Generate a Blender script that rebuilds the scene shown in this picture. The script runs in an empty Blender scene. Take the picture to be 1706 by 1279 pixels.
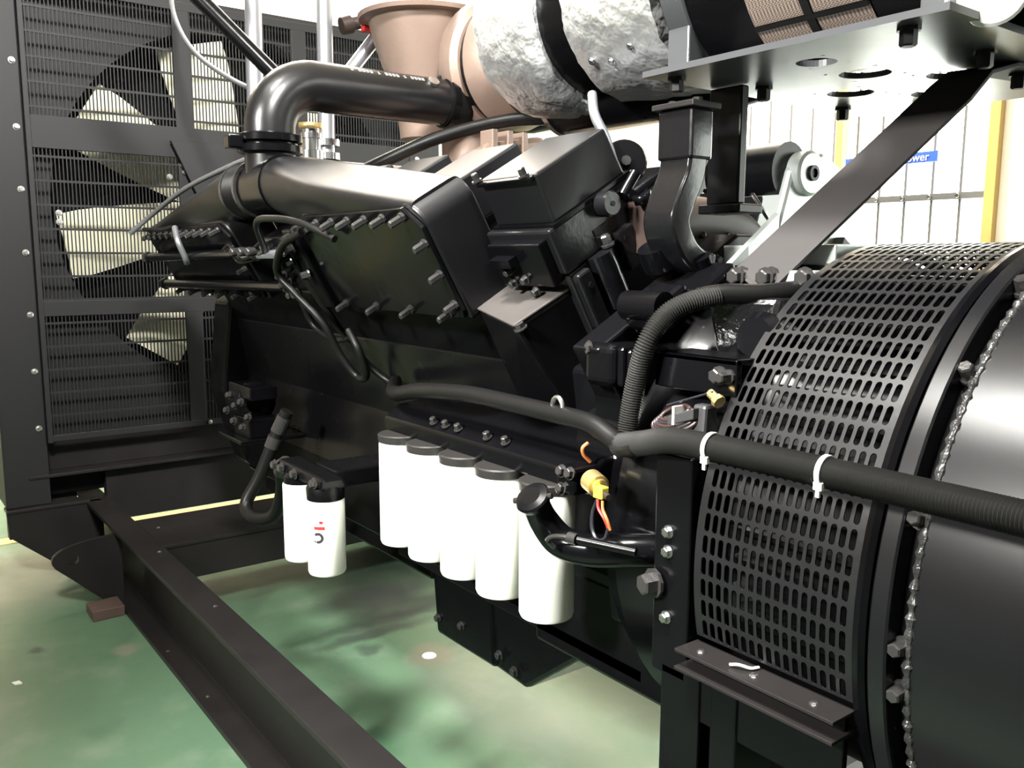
import bpy, math, random
from mathutils import Vector, Matrix
random.seed(7)
scene = bpy.context.scene
COL = scene.collection
PI = math.pi

# ------------------------------------------------------------------ camera
cd = bpy.data.cameras.new('camera'); cam = bpy.data.objects.new('camera', cd); COL.objects.link(cam)
cd.sensor_width = 36.0; cd.lens = 36.0 * 1457.0 / 1706.0; cd.clip_start = 0.05
fwd = Vector((-0.78938, 0.59733, -0.14166)).normalized()
up0 = Vector((0.0, 0.0, 1.0))
right = fwd.cross(up0).normalized()
upv = right.cross(fwd).normalized()
rot = Matrix((right, upv, -fwd)).transposed()
roll = Matrix.Rotation(math.radians(-0.2), 3, fwd)
cam.matrix_world = Matrix.Translation((0, 0, 1.5)) @ (roll @ rot).to_4x4()
scene.camera = cam

# ------------------------------------------------------------------ world, lights, exposure
w = bpy.data.worlds.new('world'); scene.world = w; w.use_nodes = True
w.node_tree.nodes['Background'].inputs[0].default_value = (0.75, 0.85, 1.0, 1)
w.node_tree.nodes['Background'].inputs[1].default_value = 0.25
scene.view_settings.view_transform = 'Standard'
scene.view_settings.look = 'None'
scene.view_settings.gamma = 1.0
scene.view_settings.use_curve_mapping = False
scene.view_settings.exposure = 0.28

def area(name, loc, target, sx, sy, power, col=(1, 1, 1)):
    l = bpy.data.lights.new(name, 'AREA'); l.shape = 'RECTANGLE'; l.size = sx; l.size_y = sy
    l.energy = power; l.color = col
    o = bpy.data.objects.new(name, l); COL.objects.link(o); o.location = loc
    o.rotation_euler = (Vector(target) - Vector(loc)).to_track_quat('-Z', 'Y').to_euler()
    return o
area('hall_lamp_over_engine', (-1.0, -0.6, 5.6), (-1.5, 1.7, 0.4), 0.7, 0.7, 48, (1, 0.98, 0.93)).data.spread = 0.75
area('hall_lamp_overhead', (-2.1, -0.75, 5.0), (-0.7, 1.2, 1.1), 1.1, 1.1, 20, (1, 0.98, 0.93)).data.spread = 1.0
area('hall_lamp_by_camera', (-1.3, -3.6, 3.6), (-1.5, 1.2, 1.4), 0.8, 0.6, 75, (1, 0.99, 0.93)).data.spread = 0.9
area('fan_fill_light', (2.0, -0.6, 5.6), (-4.6, 1.5, 2.1), 0.8, 0.8, 88, (1, 0.98, 0.93)).data.spread = 0.75  # unseen light added to brighten the fan blades
area('hall_light_panel', (-5.6, 2.7, 4.6), (-1.7, 1.3, 1.4), 4.4, 2.0, 250, (1, 0.96, 0.90))
area('wall_fill_back', (-3.8, 3.4, 6.6), (-4.4, 5.5, 4.2), 3.0, 0.5, 450, (1, 0.94, 0.86)).data.spread = 2.0  # unseen light added so the back wall is bright
area('wall_fill_left', (-5.6, 2.0, 6.6), (-7.6, 2.6, 4.2), 0.5, 3.0, 450, (1, 0.94, 0.86)).data.spread = 2.0  # likewise added, for the left wall and its reflections in the paint

# ------------------------------------------------------------------ materials
def new_mat(name):
    m = bpy.data.materials.new(name); m.use_nodes = True
    return m, m.node_tree.nodes, m.node_tree.links, m.node_tree.nodes['Principled BSDF']
def mat(name, col, rough=0.4, metal=0.0, bump=0.0, bscale=60.0, var=0.0, vscale=8.0, coat=0.0, rvar=0.0, spec=0.5):
    m, n, l, b = new_mat(name)
    b.inputs['Base Color'].default_value = (*col, 1); b.inputs['Roughness'].default_value = rough
    b.inputs['Metallic'].default_value = metal; b.inputs['Coat Weight'].default_value = coat
    b.inputs['Coat Roughness'].default_value = 0.12
    b.inputs['Specular IOR Level'].default_value = spec
    tc = n.new('ShaderNodeTexCoord')
    if bump:
        t = n.new('ShaderNodeTexNoise'); t.inputs['Scale'].default_value = bscale; t.inputs['Detail'].default_value = 3
        l.new(tc.outputs['Object'], t.inputs['Vector'])
        bp = n.new('ShaderNodeBump'); bp.inputs['Strength'].default_value = bump; bp.inputs['Distance'].default_value = 0.004
        l.new(t.outputs['Fac'], bp.inputs['Height']); l.new(bp.outputs['Normal'], b.inputs['Normal'])
    if var or rvar:
        t2 = n.new('ShaderNodeTexNoise'); t2.inputs['Scale'].default_value = vscale; t2.inputs['Detail'].default_value = 5
        l.new(tc.outputs['Object'], t2.inputs['Vector'])
        if var:
            mx = n.new('ShaderNodeMix'); mx.data_type = 'RGBA'
            mx.inputs['A'].default_value = (*[c * (1 - var) for c in col], 1)
            mx.inputs['B'].default_value = (*[min(1, c * (1 + var)) for c in col], 1)
            l.new(t2.outputs['Fac'], mx.inputs['Factor']); l.new(mx.outputs['Result'], b.inputs['Base Color'])
        if rvar:
            mr = n.new('ShaderNodeMapRange'); mr.inputs['To Min'].default_value = max(0.05, rough - rvar); mr.inputs['To Max'].default_value = rough + rvar
            l.new(t2.outputs['Fac'], mr.inputs['Value']); l.new(mr.outputs['Result'], b.inputs['Roughness'])
    return m
M = {}
M['gloss'] = mat('black_gloss_paint', (0.0022, 0.0022, 0.0028), 0.18, bump=0.08, bscale=25, rvar=0.05, spec=0.2)
M['satin'] = mat('black_satin_paint', (0.0026, 0.0026, 0.0032), 0.26, bump=0.06, bscale=40, rvar=0.06, spec=0.2)
M['cast'] = mat('black_painted_casting', (0.006, 0.006, 0.007), 0.25, bump=0.10, bscale=90, spec=0.45)
M['lump'] = mat('lumpy_painted_casting', (0.006, 0.006, 0.007), 0.15, bump=0.6, bscale=45, spec=0.6)
M['alt'] = mat('alternator_enamel', (0.005, 0.005, 0.006), 0.27, bump=0.03, bscale=12, spec=0.42)
M['cover'] = mat('rocker_cover_paint', (0.004, 0.004, 0.005), 0.36, bump=0.05, bscale=40, spec=0.45)
M['pipe'] = mat('pipe_enamel', (0.005, 0.005, 0.006), 0.3, bump=0.08, bscale=25, spec=0.5)
M['capm'] = mat('filter_head_paint', (0.018, 0.0165, 0.016), 0.4, var=0.2)
M['greyish'] = mat('greyish_black_paint', (0.05, 0.045, 0.043), 0.42, var=0.25, vscale=14)  # paler than the other black paints, only on the jacket box top
M['glossb'] = mat('thick_black_enamel', (0.004, 0.004, 0.005), 0.16, bump=0.1, bscale=30, spec=0.6)
M['steel'] = mat('dark_painted_steel', (0.014, 0.0125, 0.0125), 0.42, bump=0.05, bscale=30, var=0.3, rvar=0.08, spec=0.2)
M['guard'] = mat('black_powder_coat', (0.011, 0.011, 0.0125), 0.5, bump=0.03, spec=0.35)
M['screen'] = mat('black_screen_paint', (0.007, 0.007, 0.008), 0.36, spec=0.4)
M['bolt'] = mat('black_bolt_paint', (0.06, 0.058, 0.058), 0.2, 0.6, bump=0.1, bscale=200)
M['zinc'] = mat('zinc_plated_steel', (0.6, 0.6, 0.6), 0.3, 1.0, bump=0.1, bscale=150)
M['rubber'] = mat('black_rubber', (0.005, 0.005, 0.005), 0.4, spec=0.22)
M['conduit'] = mat('black_corrugated_plastic', (0.018, 0.018, 0.017), 0.42, var=0.2, vscale=20)
M['white'] = mat('white_filter_paint', (0.86, 0.87, 0.80), 0.35)
M['plastic_white'] = mat('white_nylon', (0.85, 0.85, 0.82), 0.4)
M['fan'] = mat('cream_fan_plastic', (0.85, 0.82, 0.62), 0.5, var=0.1)
M['tan'] = mat('tan_cast_iron', (0.27, 0.195, 0.16), 0.45, 0.35, bump=0.15, bscale=60, var=0.2)
M['bronze'] = mat('brown_exhaust_steel', (0.03, 0.02, 0.017), 0.5, 0.0, spec=0.2, var=0.35, vscale=6)
M['foil'] = mat('crumpled_foil', (0.86, 0.87, 0.89), 0.42, 0.9, bump=1.0, bscale=16, var=0.1, vscale=20)
for nd in M['foil'].node_tree.nodes:
    if nd.type == 'BUMP': nd.inputs['Distance'].default_value = 0.018
M['galv'] = mat('galvanised_pipe', (0.30, 0.31, 0.34), 0.33, 0.7, var=0.1)
M['silver'] = mat('polished_steel', (0.7, 0.71, 0.73), 0.2, 1.0)
M['brass'] = mat('brass', (0.62, 0.47, 0.20), 0.32, 0.8)
M['yellow'] = mat('yellow_plastic', (0.8, 0.72, 0.05), 0.4)
M['red'] = mat('red_plastic', (0.65, 0.03, 0.03), 0.4)
M['orange'] = mat('orange_wire', (0.55, 0.16, 0.05), 0.4)
M['wire_black'] = mat('black_wire', (0.015, 0.015, 0.02), 0.3)
M['wire_brown'] = mat('brown_wire', (0.035, 0.018, 0.016), 0.35)
M['grey_plastic'] = mat('grey_connector_plastic', (0.03, 0.03, 0.032), 0.4)
M['pale'] = mat('bare_aluminium_casting', (0.40, 0.43, 0.42), 0.38, 0.55, bump=0.1, bscale=80)
M['plate'] = mat('grey_painted_plate', (0.05, 0.052, 0.056), 0.3, spec=0.4, rvar=0.05, bump=0.02)
M['brace'] = mat('grey_brown_bar', (0.024, 0.021, 0.021), 0.6, var=0.15, spec=0.3)
M['bead'] = mat('weld_bead', (0.05, 0.05, 0.05), 0.22, 0.4, bump=0.6, bscale=180)
M['wood'] = mat('rust_brown_block', (0.08, 0.05, 0.04), 0.7, var=0.4)
M['wall'] = mat('cream_wall_paint', (0.80, 0.70, 0.56), 0.7, bump=0.03, bscale=8, var=0.04, vscale=2)
M['ceil'] = mat('ceiling_paint', (0.7, 0.7, 0.68), 0.8)
M['wall_grey'] = mat('grey_wall_paint', (0.25, 0.25, 0.25), 0.8)
M['post_yellow'] = mat('yellow_post_paint', (0.50, 0.34, 0.10), 0.5)
M['alu'] = mat('window_aluminium', (0.13, 0.13, 0.125), 0.45, 0.2)
M['blue'] = mat('blue_sign_paint', (0.03, 0.10, 0.55), 0.4)
M['mesh'] = mat('tan_wire_mesh', (0.30, 0.25, 0.20), 0.5, 0.4)

def mat_pane():
    m, n, l, b = new_mat('daylit_frosted_pane')
    b.inputs['Base Color'].default_value = (0.9, 0.92, 0.9, 1); b.inputs['Roughness'].default_value = 0.4
    tc = n.new('ShaderNodeTexCoord'); t = n.new('ShaderNodeTexNoise'); t.inputs['Scale'].default_value = 1.2
    l.new(tc.outputs['Object'], t.inputs['Vector'])
    r = n.new('ShaderNodeValToRGB'); r.color_ramp.elements[0].color = (0.85, 1.0, 0.93, 1); r.color_ramp.elements[1].color = (1, 0.98, 0.92, 1)
    l.new(t.outputs['Fac'], r.inputs['Fac']); l.new(r.outputs['Color'], b.inputs['Emission Color'])
    b.inputs['Emission Strength'].default_value = 7.5
    return m
M['pane'] = mat_pane()

def mat_floor():
    m, n, l, b = new_mat('green_epoxy_floor')
    tc = n.new('ShaderNodeTexCoord')
    def noise(s, d=5, r=0.6):
        t = n.new('ShaderNodeTexNoise'); t.inputs['Scale'].default_value = s; t.inputs['Detail'].default_value = d; t.inputs['Roughness'].default_value = r
        l.new(tc.outputs['Object'], t.inputs['Vector']); return t
    def ramp(src, a, bb, c0=0, c1=1):
        r = n.new('ShaderNodeMapRange'); r.inputs['From Min'].default_value = a; r.inputs['From Max'].default_value = bb
        r.inputs['To Min'].default_value = c0; r.inputs['To Max'].default_value = c1
        l.new(src, r.inputs['Value']); return r.outputs['Result']
    def mix(fac, a, bb):
        x = n.new('ShaderNodeMix'); x.data_type = 'RGBA'
        if isinstance(fac, float): x.inputs['Factor'].default_value = fac
        else: l.new(fac, x.inputs['Factor'])
        for k, v in (('A', a), ('B', bb)):
            if isinstance(v, tuple): x.inputs[k].default_value = (*v, 1)
            else: l.new(v, x.inputs[k])
        return x.outputs['Result']
    c = mix(noise(1.3).outputs['Fac'], (0.07, 0.14, 0.082), (0.12, 0.205, 0.128))
    c = mix(ramp(noise(5.0, 8).outputs['Fac'], 0.52, 0.75, 0, 0.45), c, (0.22, 0.27, 0.21))
    c = mix(ramp(noise(2.4, 6).outputs['Fac'], 0.60, 0.72, 0, 0.6), c, (0.06, 0.10, 0.07))
    # dried oil stains and pale patches, each with its own shape
    sep = n.new('ShaderNodeSeparateXYZ'); l.new(tc.outputs['Object'], sep.inputs[0])
    def blob(cx, cy, rx, ry, soft=0.35):
        mp = n.new('ShaderNodeMapping'); mp.vector_type = 'TEXTURE'
        mp.inputs['Location'].default_value = (cx, cy, 0); mp.inputs['Scale'].default_value = (rx, ry, 1)
        nn = noise(7.0, 3)
        ad = n.new('ShaderNodeVectorMath'); ad.operation = 'MULTIPLY_ADD'
        l.new(nn.outputs['Color'], ad.inputs[0]); ad.inputs[1].default_value = (0.10, 0.10, 0); l.new(tc.outputs['Object'], ad.inputs[2])
        l.new(ad.outputs[0], mp.inputs['Vector'])
        ln = n.new('ShaderNodeVectorMath'); ln.operation = 'LENGTH'
        l.new(mp.outputs[0], ln.inputs[0])
        return ramp(ln.outputs['Value'], 1 - soft, 1 + soft, 1, 0)
    for (cx, cy, rx, ry, a, col) in FLOOR_PATCHES:
        f = blob(cx, cy, rx, ry)
        mm = n.new('ShaderNodeMath'); mm.operation = 'MULTIPLY'; l.new(f, mm.inputs[0]); mm.inputs[1].default_value = a
        c = mix(mm.outputs[0], c, col)
    l.new(c, b.inputs['Base Color'])
    l.new(ramp(noise(3.0).outputs['Fac'], 0.3, 0.7, 0.32, 0.52), b.inputs['Roughness'])
    bp = n.new('ShaderNodeBump'); bp.inputs['Strength'].default_value = 0.12; bp.inputs['Distance'].default_value = 0.01
    l.new(noise(9).outputs['Fac'], bp.inputs['Height']); l.new(bp.outputs['Normal'], b.inputs['Normal'])
    return m
DK = (0.035, 0.04, 0.038)
FLOOR_PATCHES = [(-3.30, 1.80, 0.13, 0.24, 0.8, DK), (-3.12, 1.86, 0.10, 0.26, 0.75, DK), (-2.96, 1.64, 0.045, 0.22, 0.75, DK), (-3.05, 1.72, 0.05, 0.3, 0.6, DK), (-3.45, 1.95, 0.25, 0.25, 0.7, DK),
          (-2.845, 1.546, 0.045, 0.045, 0.7, (0.04, 0.055, 0.045)), (-2.22, 1.235, 0.085, 0.085, 0.6, (0.03, 0.10, 0.05)),
          (-2.2, 1.72, 0.45, 0.16, 0.25, (0.32, 0.36, 0.34)), (-2.66, 1.72, 0.09, 0.09, 0.5, (0.24, 0.19, 0.15)), (-4.5, 0.55, 0.45, 0.3, 0.5, (0.27, 0.27, 0.21)), (-3.40, 0.80, 0.06, 0.05, 0.5, (0.25, 0.22, 0.18)),  # wide pale patch first, then tan and pale ones
          (-3.60, 0.52, 0.03, 0.03, 0.7, DK)]
M['floor'] = mat_floor()
M['line_yellow'] = mat('yellow_floor_line', (0.62, 0.42, 0.16), 0.5, var=0.2)

# ------------------------------------------------------------------ mesh helpers
YC, ZC, C3 = 1.68, 0.975, math.sqrt(3) / 2
def NB(p):      # near cylinder bank frame (x, across, along bore) -> world
    x, u, v = p; return (x, YC + u * C3 - v * 0.5, ZC + u * 0.5 + v * C3)
def FB(p):
    x, u, v = p; return (x, YC - u * C3 + v * 0.5, ZC + u * 0.5 + v * C3)
ORG = {}
class MB:
    def __init__(s, f=None): s.v = []; s.f = []; s.sm = []; s.fr = f or (lambda p: p)
    def add(s, vs, fs, smooth=False):
        b = len(s.v); s.v += [tuple(s.fr(tuple(p))) for p in vs]; s.f += [tuple(i + b for i in f) for f in fs]; s.sm += [smooth] * len(fs)
        return s
    def box(s, a, b):
        x0, y0, z0 = a; x1, y1, z1 = b
        vs = [(x0, y0, z0), (x1, y0, z0), (x1, y1, z0), (x0, y1, z0), (x0, y0, z1), (x1, y0, z1), (x1, y1, z1), (x0, y1, z1)]
        return s.add(vs, [(0, 3, 2, 1), (4, 5, 6, 7), (0, 1, 5, 4), (1, 2, 6, 5), (2, 3, 7, 6), (3, 0, 4, 7)])
    def hexa(s, q0, q1):   # two quads with matching corners
        return s.add(list(q0) + list(q1), [(3, 2, 1, 0), (4, 5, 6, 7), (0, 1, 5, 4), (1, 2, 6, 5), (2, 3, 7, 6), (3, 0, 4, 7)])
    def prism(s, poly, x0, x1, smooth=False):   # polygon in (y,z), extruded in x
        n = len(poly); vs = [(x0, *p) for p in poly] + [(x1, *p) for p in poly]
        s.add(vs, [tuple(range(n - 1, -1, -1)), tuple(range(n, 2 * n))])
        b = len(s.v) - 2 * n
        for i in range(n):
            j = (i + 1) % n; s.f.append((b + i, b + j, b + n + j, b + n + i)); s.sm.append(smooth)
        return s
    def prismv(s, poly, d):   # polygon given as 3D points, extruded by vector d
        n = len(poly); d = Vector(d); vs = list(poly) + [tuple(Vector(p) + d) for p in poly]
        fs = [tuple(range(n - 1, -1, -1)), tuple(range(n, 2 * n))] + [(i, (i + 1) % n, n + (i + 1) % n, n + i) for i in range(n)]
        return s.add(vs, fs)
    def ring_loft(s, rings, smooth=True, caps=True):
        n = len(rings[0]); vs = [p for r in rings for p in r]; fs = []
        for i in range(len(rings) - 1):
            for j in range(n):
                k = (j + 1) % n; fs.append((i * n + j, i * n + k, (i + 1) * n + k, (i + 1) * n + j))
        s.add(vs, fs, smooth)
        if caps:
            b = len(s.v) - len(vs)
            s.f.append(tuple(b + j for j in range(n - 1, -1, -1))); s.sm.append(False)
            s.f.append(tuple(b + (len(rings) - 1) * n + j for j in range(n))); s.sm.append(False)
        return s
    def tube(s, pts, r, n=12, caps=True, rfun=None):
        pts = [Vector(p) for p in pts]; t0 = (pts[1] - pts[0]).normalized()
        a = Vector((0, 0, 1)) if abs(t0.z) < 0.9 else Vector((1, 0, 0))
        nx = t0.cross(a).normalized(); rings = []
        for i, p in enumerate(pts):
            t = (pts[min(i + 1, len(pts) - 1)] - pts[max(i - 1, 0)]).normalized()
            nx = (nx - t * nx.dot(t)).normalized(); ny = t.cross(nx)
            rr = rfun(i) if rfun else r
            rings.append([tuple(p + nx * rr * math.cos(2 * PI * k / n) + ny * rr * math.sin(2 * PI * k / n)) for k in range(n)])
        return s.ring_loft(rings, True, caps)
    def lathe(s, prof, origin, axis, n=32, caps=True):   # prof: (distance along axis, radius)
        ax = Vector(axis).normalized(); o = Vector(origin)
        a = Vector((0, 0, 1)) if abs(ax.z) < 0.9 else Vector((1, 0, 0))
        e1 = ax.cross(a).normalized(); e2 = ax.cross(e1)
        rings = [[tuple(o + ax * h + e1 * r * math.cos(2 * PI * k / n) + e2 * r * math.sin(2 * PI * k / n)) for k in range(n)] for h, r in prof]
        return s.ring_loft(rings, True, caps)
    def build(s, name, m, parent=None, bev=0.0, loc=None, seg=2):
        o0 = Vector(ORG.get(parent.name, (0, 0, 0))) if parent else Vector(loc or (0, 0, 0))
        me = bpy.data.meshes.new(name)
        me.from_pydata([tuple(Vector(p) - o0) for p in s.v], [], s.f)
        me.polygons.foreach_set('use_smooth', s.sm)
        me.materials.append(M[m] if isinstance(m, str) else m)
        me.update()
        import bmesh
        bm = bmesh.new(); bm.from_mesh(me); bmesh.ops.recalc_face_normals(bm, faces=bm.faces)
        if True in s.sm:
            for e in bm.edges:
                if len(e.link_faces) == 2 and e.calc_face_angle(0) > 0.7: e.smooth = False
        bm.to_mesh(me); bm.free()
        o = bpy.data.objects.new(name, me); COL.objects.link(o)
        if parent: o.parent = parent
        else: o.location = o0
        ORG[o.name] = tuple(o0)
        if bev:
            md = o.modifiers.new('bevel', 'BEVEL'); md.width = bev; md.segments = seg; md.limit_method = 'ANGLE'; md.angle_limit = 0.6
            md.harden_normals = False
        return o
def smooth_path(pts, k=8):
    P = [Vector(p) for p in pts]; P = [P[0] * 2 - P[1]] + P + [P[-1] * 2 - P[-2]]; out = []
    for i in range(1, len(P) - 2):
        a, b, c, d = P[i - 1], P[i], P[i + 1], P[i + 2]
        for j in range(k):
            t = j / k
            out.append(0.5 * ((2 * b) + (c - a) * t + (2 * a - 5 * b + 4 * c - d) * t * t + (3 * b - a - 3 * c + d) * t ** 3))
    out.append(P[-2]); return out
def resample(pts, step):
    pts = [Vector(p) for p in pts]; out = [pts[0]]; acc = 0
    for a, b in zip(pts, pts[1:]):
        L = (b - a).length
        while acc + L >= step and L > 1e-9:
            t = (step - acc) / L; a = a.lerp(b, t); out.append(a); L = (b - a).length; acc = 0
        acc += L
    return out
def thing(name, label, cat, loc, group=None):
    o = bpy.data.objects.new(name, None); COL.objects.link(o); o.location = loc; o.empty_display_size = 0.1
    o['label'] = label; o['category'] = cat
    if group: o['group'] = group
    ORG[o.name] = tuple(loc); return o
def tag(o, label, cat, group=None):
    o['label'] = label; o['category'] = cat
    if group: o['group'] = group
    return o
def struct(o): o['kind'] = 'structure'; return o
_bolts = {}
def bolt(parent, pos, d, r=0.009, h=0.012, m='bolt', name='bolt', washer=True):
    key = (round(r, 4), round(h, 4), m)
    if key not in _bolts:
        b = MB()
        if washer: b.lathe([(0, r * 1.35), (h * 0.2, r * 1.35)], (0, 0, 0), (0, 0, 1), 10)
        b.lathe([(h * 0.2, r), (h * 0.9, r), (h, r * 0.8)], (0, 0, 0), (0, 0, 1), 6)
        me = bpy.data.meshes.new(name); me.from_pydata(b.v, [], b.f); me.materials.append(M[m]); me.update(); _bolts[key] = me
    o = bpy.data.objects.new(name, _bolts[key]); COL.objects.link(o)
    o.parent = parent; o.location = Vector(pos) - Vector(ORG.get(parent.name, (0, 0, 0)))
    o.rotation_euler = Vector(d).to_track_quat('Z', 'Y').to_euler()
    ORG[o.name] = tuple(pos); return o
def nb_dir(d): return Vector(NB(d)) - Vector(NB((0, 0, 0)))
WN = nb_dir((0, 0, 1)); UN = nb_dir((0, 1, 0))
def inst(name, me, parent, loc=(0, 0, 0), rot=(0, 0, 0)):
    o = bpy.data.objects.new(name, me); COL.objects.link(o); o.parent = parent; o.location = loc; o.rotation_euler = rot; return o

# ------------------------------------------------------------------ the room
struct(MB().box((-7.6, -5, -0.1), (4, 6.5, 0)).build('floor', 'floor'))
struct(MB().box((-7.7, -5, 0), (-7.6, 6.5, 8)).build('wall_left', 'wall'))
struct(MB().box((-7.7, -5.1, 0), (4, -5, 8)).build('wall_front', 'wall_grey'))
struct(MB().box((4, -5, 0), (4.1, 6.5, 8)).build('wall_right', 'wall_grey'))
struct(MB().box((-7.7, -5, 8), (4, 6.5, 8.1)).build('ceiling', 'ceil'))
WY = 5.5
WINS = [(-4.75, -2.5), (-1.6, 0.65), (0.95, 3.2)]
wb = MB()
xprev = -7.6
for a, b in WINS:
    wb.box((xprev, WY, 0), (a, WY + 0.15, 8)); wb.box((a, WY, 0), (b, WY + 0.15, 0.7)); wb.box((a, WY, 3.3), (b, WY + 0.15, 8)); xprev = b
wb.box((xprev, WY, 0), (4, WY + 0.15, 8))
struct(wb.build('wall_back', 'wall'))
# tall gridded windows
for wi, (a, b) in enumerate(WINS):
    win = MB().box((a, WY + 0.02, 0.7), (a + 0.05, WY + 0.1, 3.3)).box((b - 0.05, WY + 0.02, 0.7), (b, WY + 0.1, 3.3)).box((a + 0.05, WY + 0.02, 0.7), (b - 0.05, WY + 0.1, 0.75)).box((a + 0.05, WY + 0.02, 3.25), (b - 0.05, WY + 0.1, 3.3)).build('window_%d' % (wi + 1), 'alu')
    struct(win)
    xs = [a + 0.05 + i * 0.1791 for i in range(13)]
    zs = [0.75, 1.895, 3.25]
    for i, x in enumerate(xs):
        if 0 < i < 12: MB().box((x - 0.008, WY + 0.03, 0.75), (x + 0.008, WY + 0.075, 3.25)).build('mullion', 'alu', win)
    MB().box((a + 0.05, WY + 0.0, 1.875), (b - 0.05, WY + 0.08, 1.915)).build('transom', 'alu', win)
    for i in range(12):
        for z0, z1 in zip(zs, zs[1:]):
            MB().box((xs[i] + 0.004, WY + 0.045, z0), (xs[i + 1] - 0.004, WY + 0.055, z1)).build('pane', 'pane', win)
    if wi == 0:
        for x in xs[1:12]: MB().lathe([(0, 0.016), (0.012, 0.012)], (x, WY, 1.895), (0, -1, 0), 8).build('rivet', 'silver', win)
struct(MB().box((-3.54, WY - 0.08, 0), (-3.49, WY - 0.01, 8)).build('trim_1', 'post_yellow'))
struct(MB().box((-2.545, WY - 0.06, 0), (-2.485, WY - 0.002, 8)).build('trim_2', 'post_yellow'))
# yellow line painted on the floor
struct(MB().box((-5.26, -5, 0.0), (-5.15, 5.45, 0.003)).build('trim_3', 'line_yellow'))
# blue hanging sign
sg = thing('hanging_sign', 'blue sign lettered Power hanging before the bright window', 'sign', (-3.1, 5.36, 2.05))
MB().box((-3.42, 5.36, 2.098), (-2.80, 5.375, 2.162)).build('sign_board', 'blue', sg)
tcu = bpy.data.curves.new('lettering', 'FONT'); tcu.body = 'Power'; tcu.size = 0.068; tcu.extrude = 0.001; tcu.materials.append(M['plastic_white'])
tmp = bpy.data.objects.new('lettering_curve', tcu); COL.objects.link(tmp); bpy.context.view_layer.update()
tme = bpy.data.meshes.new_from_object(tmp.evaluated_get(bpy.context.evaluated_depsgraph_get())); bpy.data.objects.remove(tmp)
to = bpy.data.objects.new('lettering', tme); COL.objects.link(to); to.parent = sg
to.location = (0.07, -0.004, 0.058); to.rotation_euler = (PI / 2, 0, 0)

# ------------------------------------------------------------------ base frame
bf = thing('base_frame', 'black steel skid frame of channel rails standing on the green floor', 'base frame', (-2.4, 1.68, 0))
def ibeam(y0, y1, x0, x1, z0=0.0, h=0.34):
    m = MB(); t = 0.018; yc = (y0 + y1) / 2
    P = [(y0, z0), (y1, z0), (y1, z0 + h), (y0, z0 + h), (y0, z0 + h - t), (y1 - 0.014, z0 + h - t), (y1 - 0.014, z0 + t), (y0, z0 + t)]
    if y0 > YC: P = [(y0 + y1 - y, z) for y, z in reversed(P)]
    return m.prism(P, x0, x1)
r1 = ibeam(0.83, 0.937, -5.15, 1.0).build('rail', 'steel', bf, 0.002)
r1['label'] = 'near skid rail with dusty top flange'
ibeam(2.423, 2.53, -5.15, 1.0).build('rail', 'steel', bf, 0.002)
cm = MB().box((-4.02, 0.937, 0.325), (-3.58, 2.423, 0.34)).box((-3.6, 0.937, 0.18), (-3.585, 2.423, 0.325)).box((-4.02, 0.937, 0.18), (-4.005, 2.423, 0.325)).build('cross_member', 'steel', bf, 0.002)
MB().box((-4.62, 0.94, 0.205), (-4.56, 2.42, 0.472)).build('cross_member', 'steel', bf, 0.004)
MB().box((-4.72, 0.52, 0.16), (-4.66, 0.825, 0.35)).build('outrigger_beam', 'steel', bf, 0.004)
MB().box((-1.1, 0.937, 0.14), (-0.6, 2.423, 0.34)).build('cross_member', 'steel', bf, 0.004)
# outrigger plate under radiator post, lifting lug with hole
op = MB().prism([(0.495, 0.34), (0.90, 0.34), (0.90, 0.0), (0.755, 0.0), (0.50, 0.225)], -4.5, -4.47).build('outrigger_plate', 'steel', bf, 0.002)
MB().box((-4.56, 0.495, 0.335), (-4.465, 0.845, 0.35)).build('outrigger_cap', 'steel', bf, 0.002)
def lug():
    O = [(0.86, 0.313), (0.80, 0.311), (0.737, 0.306), (0.70, 0.301), (0.666, 0.294), (0.63, 0.284), (0.608, 0.272), (0.592, 0.258), (0.586, 0.24), (0.588, 0.224), (0.597, 0.208), (0.625, 0.18), (0.657, 0.15), (0.70, 0.107), (0.75, 0.057), (0.81, 0.0), (0.86, 0.0), (0.86, 0.16)]
    n = len(O); yc, zc, r = 0.667, 0.235, 0.023
    ang = [math.atan2(z - zc, y - yc) for y, z in O]
    I = [(yc + r * math.cos(a), zc + r * math.sin(a)) for a in ang]
    vs = []
    for x in (-3.975, -3.95): vs += [(x, *p) for p in O] + [(x, *p) for p in I]
    fs = []
    for k in range(n):
        j = (k + 1) % n
        fs += [(k, j, n + j, n + k), (2 * n + k, 3 * n + k, 3 * n + j, 2 * n + j), (k, 2 * n + k, 2 * n + j, j), (n + k, n + j, 3 * n + j, 3 * n + k)]
    return MB().add(vs, fs)
lug().build('lifting_lug', 'steel', bf)
for (x, y) in ((-3.52, 0.905), (-2.84, 0.90), (-3.85, 0.99), (-3.7, 1.35)): bolt(bf, (x, y, 0.34), (0, 0, 1), 0.006, 0.004, 'zinc', 'rivet')
for (x, y) in ((-2.86, 0.868), (-3.3, 0.86)): bolt(bf, (x, y, 0.018), (0, 0, 1), 0.006, 0.004, 'zinc', 'rivet')
tag(MB().box((-3.93, 0.70, 0), (-3.80, 0.826, 0.045)).build('support_block', 'wood', None, 0.004, (-3.86, 0.77, 0)), 'small rusty brown block on floor against the near skid rail', 'block')
tag(MB().lathe([(0, 0.028), (0.003, 0.026)], (-2.706, 1.656, 0), (0, 0, 1), 20).build('glare_spot', 'plastic_white', None, 0, (-2.706, 1.656, 0)), 'glare spot on the green floor, drawn as a small white disc', 'disc')  # white disc stands in for a lamp's glare on the floor
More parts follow.
